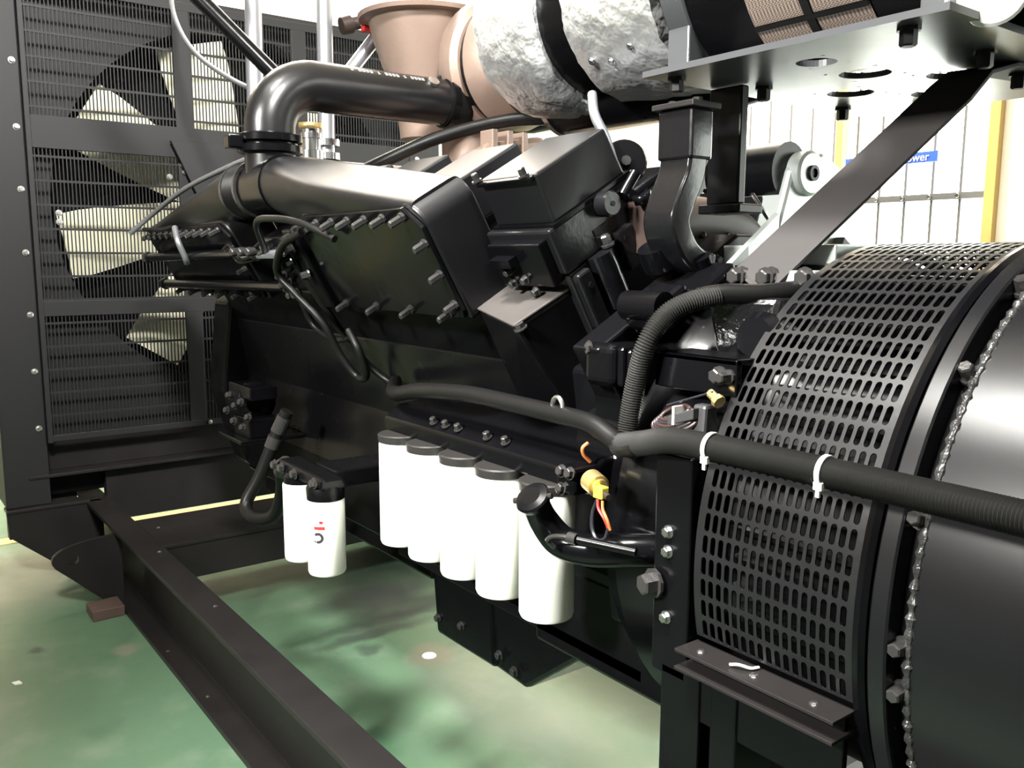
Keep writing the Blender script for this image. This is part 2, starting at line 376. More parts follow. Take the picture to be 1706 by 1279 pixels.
for k, (x, y, sx, lab) in enumerate(((-4.15, 0.78, 0.03, 'largest white scrap on the floor beside the lifting lug'), (-3.97, 0.74, 0.018, 'white scrap lying by the rusty brown block'), (-3.4, 0.35, 0.02, 'white scrap alone at the left edge of the floor'))):
    tag(MB().hexa([(x, y, 0), (x + sx, y + 0.008, 0), (x + sx + 0.006, y + 0.03, 0), (x - 0.004, y + 0.024, 0)], [(x, y, 0.006), (x + sx, y + 0.008, 0.004), (x + sx + 0.006, y + 0.03, 0.006), (x - 0.004, y + 0.024, 0.005)]).build('paper_scrap', 'plastic_white', None, 0, (x, y, 0)), lab, 'scrap', 'white scraps on the floor')

# ------------------------------------------------------------------ radiator with fan guard
RX = -4.5
rd = thing('radiator', 'tall black radiator with wire fan guard behind the engine', 'radiator', (RX - 0.3, YC, 0.35))
Y0, Y1, Z0, Z1 = 0.71, 2.65, 0.65, 2.70
for s_ in (0, 1):
    a, b = (0.50, 0.685) if s_ == 0 else (2.675, 2.86)
    p = MB().box((RX - 0.45, a, 0.35), (RX, b, 2.74)).build('post', 'guard', rd, 0.006)
    for z in (0.714, 0.98, 1.24, 1.52, 1.80, 2.07, 2.353): bolt(p, (RX, a + 0.155 if s_ == 0 else a + 0.03, z), (1, 0, 0), 0.011, 0.012, 'zinc')
    q = MB().box((RX - 0.02, Y0 - 0.022 if s_ == 0 else Y1, Z0 - 0.01), (RX + 0.012, Y0 if s_ == 0 else Y1 + 0.022, Z1)).build('guard_edge_strip', 'guard', rd, 0.002)
MB().box((RX - 0.44, 0.686, 2.715), (RX - 0.012, 2.674, 2.74)).build('top_bar', 'guard', rd, 0.004)
MB().box((RX - 0.44, 0.686, 0.36), (RX - 0.12, 2.674, 0.60)).build('bottom_tank', 'satin', rd, 0.006)
MB().box((RX - 0.44, 0.686, 0.6), (RX - 0.36, 2.674, 2.72)).build('core', 'satin', rd)
MB().box((RX - 0.12, 0.60, 0.475), (RX + 0.005, 2.674, 0.49)).build('ledge', 'steel', rd, 0.002)
MB().box((RX - 0.115, 0.687, 0.49), (RX - 0.10, 2.674, 0.64)).build('kick_panel', 'steel', rd, 0.002)
# shroud plate with round opening
def shroud():
    m = MB(); n = 64; R = 0.895; cy, cz = YC, 1.74; outer = []; inner = []
    for k in range(n):
        a = 2 * PI * (k + 0.5) / n; ca, sa = math.cos(a), math.sin(a)
        L = min(abs(0.985 / ca) if abs(ca) > 1e-6 else 9, abs((0.96 if sa > 0 else 1.09) / sa) if abs(sa) > 1e-6 else 9)
        outer.append((cy + L * ca, cz + L * sa)); inner.append((cy + R * ca, cz + R * sa))
    x0, x1 = RX - 0.10, RX - 0.09
    vs = [(x1, *p) for p in outer] + [(x1, *p) for p in inner] + [(x0 - 0.2, *p) for p in inner]
    fs = [(k, (k + 1) % n, n + (k + 1) % n, n + k) for k in range(n)] + [(n + k, n + (k + 1) % n, 2 * n + (k + 1) % n, 2 * n + k) for k in range(n)]
    return m.add(vs, fs)
shroud().build('shroud', 'guard', rd)
# guard: horizontal rods (each a part), fine vertical wires, flat straps
z = Z0 + 0.01; k = 0
zz = [0.66 + 0.1075 * i for i in range(20)]
for z in zz:
    MB().box((RX - 0.006, Y0, z - 0.005), (RX + 0.004, Y1, z + 0.005)).build('guard_rod', 'guard', rd)
wm = MB(); nW = 120
for i in range(nW):
    y = Y0 + (Y1 - Y0) * (i + 0.5) / nW
    wm.box((RX + 0.0, y - 0.0024, Z0), (RX + 0.005, y + 0.0024, Z1 - 0.005))
wo = wm.build('guard_wires', 'guard', rd); wo['kind'] = 'stuff'
for za, zb in ((1.985, 2.13), (0.645, 0.675), (1.23, 1.30), (2.675, 2.715)):
    MB().box((RX - 0.008, Y0, za), (RX + 0.009, Y1, zb)).build('guard_strap', 'guard', rd, 0.002)
for ya, yb in ((1.345, 1.425), (1.95, 2.03)):
    MB().box((RX - 0.008, ya, 1.24 if ya > 9 else Z0), (RX + 0.0085, yb, Z1 - 0.01)).build('guard_strap', 'guard', rd, 0.002)
for y, z in ((0.80, 1.70), (0.80, 1.66), (1.44, 0.66), (1.36, 1.95), (1.37, 1.915), (1.30, 1.89)): bolt(rd, (RX + 0.006, y, z), (1, 0, 0), 0.011, 0.012, 'zinc')
# small front bearing bracket in front of the guard
br = MB().prism([(1.30, 2.06), (1.75, 2.06), (1.75, 1.80), (1.42, 1.80)], RX + 0.03, RX + 0.05).build('guard_bracket', 'guard', rd, 0.003)

fn = thing('cooling_fan', 'cream bladed cooling fan behind the radiator guard', 'fan', (RX - 0.2, YC, 1.74))
MB().lathe([(-0.06, 0.15), (0.03, 0.17), (0.06, 0.12)], (RX - 0.2, YC, 1.74), (1, 0, 0), 32).build('hub', 'satin', fn)
def blade_mesh():
    m = MB(); rows = []
    for i, r in enumerate((0.16, 0.30, 0.45, 0.60, 0.75, 0.85)):
        hw = (0.09, 0.12, 0.14, 0.155, 0.165, 0.16)[i]; tw = math.radians(27 - 13 * i / 5)
        ring = []
        for s_, t in ((-1, -1), (-0.4, -1), (0.4, -1), (1, -1), (1, 1), (0.4, 1), (-0.4, 1), (-1, 1)):
            d = s_ * hw; cx = 0.02 * (1 - s_ * s_)
            ring.append((d * math.sin(tw) + cx + t * 0.004, d * math.cos(tw), r))
        rows.append(ring)
    return m.ring_loft(rows)
bo = blade_mesh().build('blade', 'fan', None); bme = bo.data; bpy.data.objects.remove(bo)
for k in range(8): inst('blade', bme, fn, (0, 0, 0), (math.radians(13 + 45 * k), 0, 0))

# ------------------------------------------------------------------ diesel engine
en = thing('diesel_engine', 'large black V-type diesel engine between radiator and alternator', 'engine', (-2.4, YC, 0.35))
def mir(poly): return poly + [(2 * YC - y, z) for y, z in reversed(poly)]
nbyz = lambda u, v: NB((0, u, v))[1:]
half = [(1.60, 0.60), (1.32, 0.60), (1.30, 0.80), (1.33, 1.02), nbyz(-0.20, 0.44), nbyz(0.18, 0.44)]
MB().prism(mir(half), -3.62, -1.30).build('crankcase', 'satin', en, 0.01)
# oil pan with stepped sump
pan = MB()
pan.prism(mir([(1.38, 0.345), (1.36, 0.62)]), -2.21, -1.90)
pan.build('oil_pan', 'satin', en, 0.012)
op2 = MB().hexa([(-1.93, 1.39, 0.345), (-1.77, 1.39, 0.335), (-1.77, 1.97, 0.335), (-1.93, 1.97, 0.345)], [(-1.93, 1.37, 0.62), (-1.40, 1.37, 0.62), (-1.40, 1.99, 0.62), (-1.93, 1.99, 0.62)]).build('oil_pan_sump', 'satin', en, 0.012)
MB().box((-3.55, 1.36, 0.52), (-2.2, 2.0, 0.60)).build('oil_pan_tray', 'satin', en, 0.01)
for x, z in ((-2.19, 0.40), (-2.06, 0.42), (-1.87, 0.40), (-1.80, 0.38), (-2.17, 0.57), (-1.95, 0.57)): bolt(en, (x, 1.375, z), (0, -1, 0), 0.011, 0.012)
MB().box((-2.3, 1.30, 0.59), (-1.25, 1.34, 0.62)).build('pan_flange', 'satin', en, 0.003)
# engine mount beam along lower side
MB().box((-1.62, 1.30, 0.56), (-1.06, 1.37, 0.78)).build('mount_beam', 'satin', en, 0.01)
# gear cover at front, crank damper
MB().prism(mir([(1.45, 0.55), (1.32, 0.62), (1.22, 0.95), (1.26, 1.32), (1.45, 1.52)]), -3.80, -3.62).build('gear_cover', 'satin', en, 0.015)
MB().lathe([(0, 0.22), (0.02, 0.235), (0.12, 0.235), (0.14, 0.20)], (-3.94, YC, ZC), (1, 0, 0), 40).build('crank_damper', 'satin', en)
MB().lathe([(0, 0.16), (0.3, 0.16)], (-4.1, YC, 1.74), (1, 0, 0), 32).build('fan_pulley', 'satin', en)
MB().box((-3.85, 1.35, 1.40), (-3.4, 2.0, 1.90)).build('thermostat_housing', 'satin', en, 0.02)
# cylinder heads, rocker housings and rocker covers
def head_set(F, nb, k, x1):
    x0 = x1 - 0.205
    h = MB(F).box((x0 - 0.03, -0.13, 0.44), (x1 + 0.0, 0.135, 0.642)).build('cylinder_head', 'cast', en, 0.006)
    r = MB(F).box((x0 - 0.02, -0.138, 0.645), (x1 + 0.005, 0.125, 0.752)).build('rocker_housing', 'cast', en, 0.006)
    c = MB(F).add([(x0, -0.112, 0.755), (x1, -0.112, 0.755), (x1, 0.122, 0.755), (x0, 0.122, 0.755), (x0, -0.105, 0.868), (x1 - 0.004, -0.105, 0.868), (x1 - 0.004, 0.116, 0.868), (x0, 0.116, 0.868)],
                  [(0, 3, 2, 1), (4, 5, 6, 7), (0, 1, 5, 4), (1, 2, 6, 5), (2, 3, 7, 6), (3, 0, 4, 7)]).build('rocker_cover', 'cover', en, 0.006)
    g = MB(F).box((x0 - 0.006, -0.122, 0.750), (x1 + 0.008, 0.130, 0.758)).build('cover_flange', 'gloss', en)
    if nb and k < 3:
        lp = MB(F).box((x0 - 0.004, -0.118, 0.855), (x1 - 0.01, -0.104, 0.866)).build('cover_lip', 'gloss', c, 0.003)
        for xx in (x0 + 0.0, x1 - 0.035): bolt(c, F((xx, -0.112, 0.868)), WN, 0.009, 0.02)
    return h, r, c
for k in range(6):
    h, r, c = head_set(NB, True, k, -1.445 - 0.3115 * k)
    if k == 0:
        # rear face details: threaded boss, bolt pocket, injector tube cover, drilled pads
        MB(NB).lathe([(0, 0.028), (0.03, 0.028), (0.034, 0.024)], (-1.44, 0.024, 0.73), (1, 0, 0), 24).build('boss', 'cast', r)
        MB(NB).lathe([(0, 0.006), (0.003, 0.006)], (-1.407, 0.024, 0.73), (1, 0, 0), 12).build('boss_hole', 'rubber', r)
        MB(NB).box((-1.441, -0.028, 0.65), (-1.436, 0.018, 0.692)).build('bolt_pocket', 'rubber', r)
        MB(NB).lathe([(0, 0.033), (0.13, 0.034)], (-1.44, -0.037, 0.515), (0, 0, 1), 20).build('tube_cover', 'glossb', h)
        bolt(h, NB((-1.428, -0.012, 0.648)), WN, 0.012, 0.026)
        MB(NB).box((-1.45, 0.018, 0.565), (-1.42, 0.07, 0.660)).build('drilled_pad', 'cast', h, 0.004)
        MB(NB).lathe([(0, 0.008), (0.002, 0.008)], (-1.4195, 0.036, 0.638), (1, 0, 0), 12).build('pad_hole', 'rubber', h)
        MB(NB).box((-1.45, -0.125, 0.50), (-1.425, -0.083, 0.635)).build('drilled_pad', 'cast', h, 0.006)
        MB(NB).lathe([(0, 0.007), (0.002, 0.007)], (-1.4245, -0.10, 0.60), (1, 0, 0), 12).build('pad_hole', 'rubber', h)
        bolt(h, NB((-1.44, 0.085, 0.46)), (1, 0, 0), 0.012, 0.014)
        for du in (-0.06, 0.02): bolt(h, NB((-1.44, du, 0.455)), (1, 0, 0), 0.008, 0.01)
for k in range(6): head_set(FB, False, k, -1.47 - 0.3115 * k)
# near-side injector cover under the rocker box
ic = MB(NB).box((-1.645, -0.165, 0.63), (-1.46, -0.13, 0.735)).build('fuel_rail_cover', 'gloss', en, 0.004)
MB(NB).box((-1.62, -0.19, 0.69), (-1.55, -0.165, 0.71)).build('fuel_rail_clip', 'gloss', ic)
for x, v in ((-1.60, 0.67), (-1.55, 0.65), (-1.60, 0.64), (-1.53, 0.62)): bolt(ic, NB((x, -0.165, v)), -UN, 0.009, 0.015)
sl = MB(NB).hexa([(-1.69, -0.24, 0.30), (-1.48, -0.24, 0.30), (-1.46, -0.10, 0.36), (-1.69, -0.10, 0.36)], [(-1.695, -0.228, 0.60), (-1.493, -0.282, 0.60), (-1.465, -0.105, 0.60), (-1.69, -0.105, 0.60)]).build('water_jacket_box', 'satin', en, 0.008)
MB(NB).hexa([(-1.697, -0.23, 0.601), (-1.491, -0.284, 0.601), (-1.463, -0.105, 0.601), (-1.69, -0.105, 0.601)], [(-1.697, -0.23, 0.607), (-1.491, -0.284, 0.607), (-1.463, -0.105, 0.607), (-1.69, -0.105, 0.607)]).build('jacket_top_layer', 'greyish', sl, 0.002)  # thin paler layer over the box top, sides stay black
bolt(sl, NB((-1.49, -0.27, 0.59)), WN, 0.012, 0.016)
MB(NB).box((-3.6, -0.20, 0.30), (-1.69, -0.12, 0.60)).build('water_manifold', 'satin', en, 0.01)
MB(NB).box((-3.55, -0.16, 0.60), (-2.25, -0.10, 0.76)).build('intake_spacer', 'satin', en, 0.006)
# far bank rear: bright rocker housing, boss, end plate
fb = MB(FB).add([(-1.40, 0.14, 0.80), (-1.40, 0.05, 0.905), (-1.40, -0.12, 0.93), (-1.40, -0.21, 0.90), (-1.40, -0.26, 0.80), (-1.40, -0.26, 0.62), (-1.40, -0.02, 0.56), (-1.40, 0.10, 0.60),
                 (-1.60, 0.14, 0.80), (-1.60, 0.05, 0.905), (-1.60, -0.12, 0.93), (-1.60, -0.21, 0.90), (-1.60, -0.26, 0.80), (-1.60, -0.26, 0.62), (-1.60, -0.02, 0.56), (-1.60, 0.10, 0.60)],
                [tuple(range(8)), tuple(range(15, 7, -1))] + [(i, (i + 1) % 8, 8 + (i + 1) % 8, 8 + i) for i in range(8)]).build('rear_rocker_housing', 'pale', en, 0.012)
MB(FB).lathe([(0, 0.058), (0.035, 0.058), (0.04, 0.05)], (-1.42, 0.082, 0.815), (1, 0, 0), 28).build('boss', 'pale', fb)
MB(FB).lathe([(0, 0.02), (0.008, 0.02), (0.008, 0.012), (0.002, 0.012)], (-1.38, 0.082, 0.815), (1, 0, 0), 20).build('boss_bore', 'rubber', fb)
MB(FB).lathe([(0, 0.075), (0.22, 0.075)], (-1.42, 0.12, 0.80), (-1, 0, 0), 28).build('rounded_back', 'satin', fb)
MB(FB).box((-1.40, -0.17, 0.60), (-1.375, -0.13, 0.72)).build('link_bar', 'silver', fb, 0.003)
MB(FB).box((-1.40, -0.175, 0.71), (-1.37, -0.125, 0.75)).build('link_block', 'rubber', fb, 0.003)
for u_, v_ in ((-0.05, 0.66), (-0.03, 0.58), (0.0, 0.74)): bolt(fb, FB((-1.40, u_, v_)), (1, 0, 0), 0.013, 0.016)
# rear gear housing plate following the V, flywheel housing
gp = MB().prism(mir([(1.40, 0.62), (1.28, 0.72), (1.25, 0.95), (1.22, 1.22), nbyz(-0.28, 0.566), nbyz(0.19, 0.56)]), -1.33, -1.25).build('rear_housing_plate', 'satin', en, 0.006)
for u_ in (-0.25, -0.16, -0.03, 0.1): bolt(gp, NB((-1.25, u_, 0.545)), (1, 0, 0), 0.011, 0.014)
fh = MB().lathe([(0, 0.50), (0.06, 0.53), (0.16, 0.50), (0.20, 0.47)], (-1.25, YC, ZC), (1, 0, 0), 56).build('flywheel_housing', 'gloss', en)
# lugs and bracket on top of the flywheel housing
MB(NB).box((-1.25, -0.195, 0.555), (-1.17, -0.075, 0.60)).build('housing_lug', 'gloss', en, 0.012)
MB(NB).box((-1.25, -0.075, 0.548), (-1.15, 0.05, 0.575)).build('housing_lug', 'gloss', en, 0.012)
MB(NB).lathe([(0, 0.03), (0.1, 0.03)], (-1.25, -0.17, 0.60), (1, 0, 0), 20).build('housing_lug', 'gloss', en)
MB(NB).lathe([(0, 0.02), (0.025, 0.022)], (-1.22, 0.03, 0.57), (0, 0, 1), 16).build('plug', 'gloss', en)
MB(NB).lathe([(0, 0.04), (0.02, 0.042), (0.05, 0.04)], (-1.30, 0.0, 0.59), (0, 0, 1), 24).build('plug', 'gloss', en)
# bracket rail the brace bolts to
bk = MB().box((-1.235, 1.44, 1.450), (-0.97, 1.49, 1.480)).box((-1.20, 1.45, 1.40), (-1.0, 1.62, 1.45)).build('brace_bracket', 'pale', en, 0.004)
for x in (-1.135, -1.065, -0.99): bolt(bk, (x, 1.44, 1.466), (0, -1, 0), 0.016, 0.016)
MB().prism([(1.46, 1.488), (1.62, 1.488), (1.62, 1.60)], -1.20, -1.185).build('bracket_gusset', 'pale', en)
MB().box((-1.28, 1.52, 1.49), (-0.98, 1.75, 1.53)).build('bracket_shelf', 'pale', en, 0.004)
# rear casting lump and solenoid housing beside the screen
MB().add([(-1.10, 1.33, 1.30), (-0.98, 1.30, 1.28), (-0.98, 1.55, 1.28), (-1.10, 1.55, 1.30), (-1.11, 1.30, 1.43), (-0.98, 1.36, 1.43), (-0.98, 1.55, 1.43), (-1.11, 1.55, 1.43)],
         [(0, 3, 2, 1), (4, 5, 6, 7), (0, 1, 5, 4), (1, 2, 6, 5), (2, 3, 7, 6), (3, 0, 4, 7)]).build('rear_casting', 'lump', en, 0.012)
MB().lathe([(0, 0.05), (0.06, 0.05), (0.075, 0.035)], (-0.985, 1.36, 1.345), (0, -1, 0.25), 24).build('casting_plug', 'gloss', en)
# breather cover box near the flywheel
bb = MB().box((-1.30, 1.16, 1.252), (-1.215, 1.28, 1.338)).build('breather_box', 'gloss', en, 0.018, seg=4)
MB().box((-1.213, 1.17, 1.256), (-1.195, 1.28, 1.334)).build('breather_lid', 'gloss', bb, 0.006)
MB().box((-1.193, 1.175, 1.256), (-1.18, 1.28, 1.33)).build('breather_lid', 'gloss', bb, 0.006)
bolt(bb, (-1.285, 1.165, 1.325), (-0.3, -1, 0), 0.012, 0.008)
# starter bracket plate running to the alternator
sp = MB().box((-1.14, 1.20, 1.265), (-0.95, 1.215, 1.33)).box((-1.14, 1.20, 1.318), (-0.95, 1.30, 1.33)).build('starter_bracket', 'gloss', en, 0.003)
bolt(sp, (-0.985, 1.20, 1.30), (0, -1, 0), 0.013, 0.02)
bolt(sp, (-0.965, 1.20, 1.30), (0, -1, 0), 0.010, 0.03)
MB().lathe([(0, 0.07), (0.3, 0.07), (0.34, 0.05)], (-1.36, 1.27, 1.12), (1, 0, 0), 28).build('starter_motor', 'satin', en)
# lifting eye
MB().tube([(-1.34 + 0.016 * math.cos(a), 1.13, 1.203 + 0.02 * math.sin(a)) for a in [PI * 2 * k / 16 for k in range(17)]], 0.005, 8).build('lifting_eye', 'zinc', en)
# front lower pump cluster near the fan end
pu = MB().lathe([(0, 0.06), (0.03, 0.075), (0.12, 0.075), (0.14, 0.05)], (-3.2, 1.16, 0.97), (1, 0, 0.1), 24).box((-3.2, 1.10, 1.00), (-2.98, 1.2, 1.045)).box((-3.16, 1.1, 0.86), (-3.0, 1.22, 0.93)).build('front_pump', 'gloss', en, 0.004)
for p in ((-3.16, 1.09, 1.0), (-3.1, 1.09, 0.97), (-3.04, 1.09, 0.99), (-3.0, 1.10, 0.94), (-3.12, 1.09, 0.91), (-3.03, 1.09, 0.90), (-3.19, 1.09, 0.94)): bolt(pu, p, (0.3, -1, 0.2), 0.011, 0.016)
MB().box((-3.22, 1.06, 0.845), (-2.98, 1.3, 0.86)).build('pump_bracket', 'gloss', en, 0.003)

# ------------------------------------------------------------------ aftercoolers on the near bank
def superring(x, cu, cv, ru, rv, e, n=32):
    out = []
    for k in range(n):
        a = 2 * PI * k / n; ca, sa = math.cos(a), math.sin(a)
        out.append((x, cu + ru * math.copysign(abs(ca) ** (2 / e), ca), cv + rv * math.copysign(abs(sa) ** (2 / e), sa)))
    return out
def aftercooler(x0, x1, xc, xe, label):
    # x0..x1 housing span; duct runs from round end xc to flat end xe
    t = thing('aftercooler', label, 'aftercooler', NB(((x0 + x1) / 2, -0.19, 0.60)))
    h = MB(NB)
    prof = [(x0, 0.60), (x1, 0.60)] if x1 > xe or True else None
    R = 0.06; n = 16
    P = [(x0, 0.59), (x1, 0.59)]
    P += [(x1 - R + R * math.cos(a), 0.893 - R + R * math.sin(a)) for a in [PI / 2 * k / n for k in range(n + 1)]]
    P += [(x0 + R - R * math.sin(a), 0.893 - R + R * math.cos(a)) for a in [PI / 2 * k / n for k in range(n + 1)]]
    h.prismv([(x, -0.255, v) for x, v in P], (0, 0.15, 0))
    h.sm = [False, False] + [True] * (len(h.f) - 2)
    hb = h.build('housing', 'cover', t, 0.008, seg=3)
    cp = MB(NB); cp.prismv([(x, -0.268, v) for x, v in [(x0 + 0.012, 0.60), (x1 - 0.012, 0.60), (x1 - 0.006, 0.62), (x1 - 0.006, 0.838), (x1 - 0.055, 0.888), (x0 + 0.055, 0.888), (x0 + 0.006, 0.838), (x0 + 0.006, 0.62)]], (0, 0.012, 0))
    cpo = cp.build('cover_plate', 'gloss', t, 0.002)
    nx = max(3, int((x1 - x0) / 0.085)); 
    for i in range(nx):
        xx = x0 + 0.06 + (x1 - x0 - 0.12) * i / (nx - 1)
        bolt(cpo, NB((xx, -0.268, 0.868)), -UN, 0.0095, 0.04)
        if i % 2 == 0: bolt(cpo, NB((xx, -0.268, 0.615)), -UN, 0.0095, 0.04)
    for v in (0.80, 0.72, 0.64):
        bolt(cpo, NB((x1 - 0.02, -0.268, v)), -UN, 0.0095, 0.035)
    rings = []
    for i in range(13):
        s = i / 12.0; x = xc + (xe - xc) * s
        q = s * s * (3 - 2 * s)
        top = 1.03 + (0.893 - 1.03) * s; bot = 0.862 + (0.80 - 0.862) * s
        cu = -0.155 + (-0.181 + 0.155) * min(1, s * 2.2); ru = 0.082 + (0.0745 - 0.082) * s
        rings.append(superring(x, cu, (top + bot) / 2, ru, (top - bot) / 2, 2 + 5 * min(1, s * 1.8)))
    MB(NB).ring_loft(rings).build('inlet_duct', 'cover', t)
    MB(NB).lathe([(-0.012, 0.088), (0.012, 0.088)], (xc, -0.155, 0.946), (1, 0, 0), 32).build('duct_collar', 'gloss', t)
    return t
aftercooler(-2.35, -1.69, -2.55, -1.72, 'black aftercooler housing with tapered duct beside the rocker covers')
aftercooler(-3.87, -2.92, -2.87, -3.80, 'black aftercooler housing at the fan end beyond the crossover pipe')

# ------------------------------------------------------------------ crossover intake pipe
TX, TY = -2.66, 1.075
tc_ = Vector(NB((TX, -0.155, 0.946)))
cp = thing('intake_crossover_pipe', 'thick glossy black air pipe bending from aftercooler tee toward the turbocharger', 'pipe', tuple(tc_))
MB().tube([NB((x, -0.155, 0.946)) for x in (-2.735, -2.66, -2.562)], 0.084, 32).build('tee_body', 'gloss', cp)
path = [tuple(tc_), (TX, TY, 1.74), (TX, TY, 1.86)]
Rb = 0.15
for k in range(1, 11):
    a = PI / 2 * k / 10; path.append((TX, TY + Rb - Rb * math.cos(a), 1.885 + Rb * math.sin(a)))
path += [(TX, 1.4, 2.035), (TX, 1.75, 2.037)]
MB().tube(path, 0.077, 36).build('pipe', 'pipe', cp)
cl = MB().lathe([(-0.03, 0.088), (-0.026, 0.098), (-0.006, 0.098), (-0.002, 0.084), (0.002, 0.084), (0.006, 0.098), (0.026, 0.098), (0.03, 0.088)], (TX, TY, 1.845), (0, 0, 1), 40).build('clamp', 'gloss', cp)
MB().box((TX - 0.03, TY - 0.135, 1.825), (TX + 0.02, TY - 0.085, 1.865)).build('clamp_bolt', 'gloss', cl, 0.006)
hz = MB().tube([(TX, 1.70, 2.037), (TX, 1.80, 2.037), (TX + 0.03, 1.92, 2.03), (TX + 0.1, 2.02, 2.03), (TX + 0.22, 2.1, 2.05)], 0.082, 32).build('coupling_hose', 'rubber', cp)
for y in (1.72, 1.83): 
    MB().lathe([(-0.012, 0.0865), (0.012, 0.0865)], (TX, y, 2.037), (0, 1, 0), 36).build('hose_clamp', 'satin', hz)
    MB().lathe([(-0.04, 0.007), (0.04, 0.007)], (TX + 0.02, y, 2.125), (0.6, 0.8, 0.15), 8).build('clamp_screw', 'bolt', hz)
st = MB().add([(TX + 0.0835 * math.cos(a), y, 2.034 + 0.0835 * math.sin(a)) for y in (1.895, 1.945) for a in (-0.05, 0.1, 0.25)], [(0, 1, 4, 3), (1, 2, 5, 4)]).build('sticker', 'plastic_white', hz)
MB().add([(TX + 0.084 * math.cos(a), y, 2.034 + 0.084 * math.sin(a)) for y in (1.897, 1.922) for a in (0.08, 0.16, 0.24)], [(0, 1, 4, 3), (1, 2, 5, 4)]).build('sticker_patch', 'blue', st)
# dot-marked characters stamped in a row on the pipe
dm = MB()
FONT = {'0': ('111', '101', '101', '101', '111'), '5': ('111', '100', '111', '001', '111'), '1': ('010', '110', '010', '010', '111'), '3': ('111', '001', '111', '001', '111'), '6': ('111', '100', '111', '101', '111'), ' ': ('000',) * 5}
yy = 1.33
for ch in '0 0050 1 0606 1 0530 0':
    for r_, row in enumerate(FONT[ch]):
        for c_, b_ in enumerate(row):
            if b_ == '1':
                a = 0.92 - r_ * 0.038; y = yy + c_ * 0.0032
                p = Vector((TX + 0.0772 * math.cos(a), y, 2.036 + 0.0772 * math.sin(a)))
                dm.lathe([(0, 0.0012), (0.0006, 0.0009)], p, (math.cos(a), 0, math.sin(a)), 6)
    yy += 0.0138
dm.build('dot_lettering', 'plastic_white', cp)
MB().lathe([(0, 0.02), (0.012, 0.02), (0.014, 0.012)], (TX + 0.058, 1.63, 2.085), (0.75, 0, 0.66), 16).build('plug', 'zinc', cp)
# bellows to the front aftercooler
n = 40; bw = thing('bellows_hose', 'ribbed black bellows hose between the crossover tee and front aftercooler', 'hose', NB((-2.8, -0.155, 0.946)))
MB(NB).lathe([(-2.862 + 0.125 * i / n, 0.086 + 0.006 * math.sin(i * PI / 2.5)) for i in range(n + 1)], (0, -0.155, 0.946), (1, 0, 0), 36).build('bellows', 'rubber', bw)
for x in (-2.86, -2.742): MB(NB).lathe([(-0.008, 0.093), (0.008, 0.093)], (x, -0.155, 0.946), (1, 0, 0), 32).build('band_clamp', 'bolt', bw)

# ------------------------------------------------------------------ turbocharger and exhaust side in the V
tb = thing('turbocharger', 'tan cast turbocharger with flared outlet above the engine V', 'turbocharger', (-2.8, 1.85, 1.75))
MB().lathe([(0, 0.10), (0.1, 0.115), (0.25, 0.16), (0.36, 0.20), (0.42, 0.215), (0.425, 0.25), (0.44, 0.255), (0.45, 0.21)], (-2.95, 1.82, 1.95), (0, 0, 1), 40).build('flared_outlet', 'tan', tb)
MB().lathe([(0, 0.16), (0.02, 0.215), (0.06, 0.24), (0.12, 0.235), (0.14, 0.215)], (-2.72, 1.93, 2.17), (1, 0, 0), 48).build('turbine_ring', 'tan', tb)
MB().lathe([(0, 0.205), (0.02, 0.205)], (-2.585, 1.93, 2.17), (1, 0, 0), 48).build('ring_groove', 'rubber', tb)
MB().lathe([(0, 0.20), (0.03, 0.225), (0.10, 0.21), (0.16, 0.17)], (-2.565, 1.93, 2.17), (1, 0, 0), 48).build('bearing_ring', 'tan', tb)
MB().lathe([(0, 0.17), (0.02, 0.20), (0.12, 0.205), (0.26, 0.19)], (-2.42, 1.93, 2.16), (1, 0, 0), 48).build('compressor_housing', 'gloss', tb)
MB().lathe([(0, 0.12), (0.3, 0.12)], (-2.75, 1.9, 1.70), (0, 0, 1), 28).build('turbine_foot', 'tan', tb)
em = thing('exhaust_manifold', 'tan finned exhaust elbow below the crossover pipe', 'manifold', (-2.45, 1.75, 1.66))
MB().hexa([(-2.56, 1.58, 1.66), (-2.30, 1.58, 1.66), (-2.30, 1.92, 1.66), (-2.56, 1.92, 1.66)], [(-2.50, 1.66, 1.84), (-2.28, 1.62, 1.86), (-2.28, 1.86, 1.90), (-2.50, 1.86, 1.88)]).build('elbow_block', 'tan', em, 0.02)
for y in (1.64, 1.70, 1.76): MB().box((-2.34, y, 1.70), (-2.27, y + 0.02, 1.90)).build('fin', 'tan', em, 0.003)
MB().box((-2.92, 1.45, 1.62), (-2.58, 1.9, 1.80)).build('manifold_log', 'tan', em, 0.02)
hs = smooth_path([(-2.78, 1.40, 1.77), (-2.7, 1.50, 1.83), (-2.55, 1.62, 1.90), (-2.40, 1.78, 1.95), (-2.3, 1.9, 1.96)])
tag(MB().tube(hs, 0.022, 14).build('oil_hose', 'rubber', None, 0, tuple(hs[0])), 'black hose arching under the crossover pipe behind the rocker covers', 'hose')

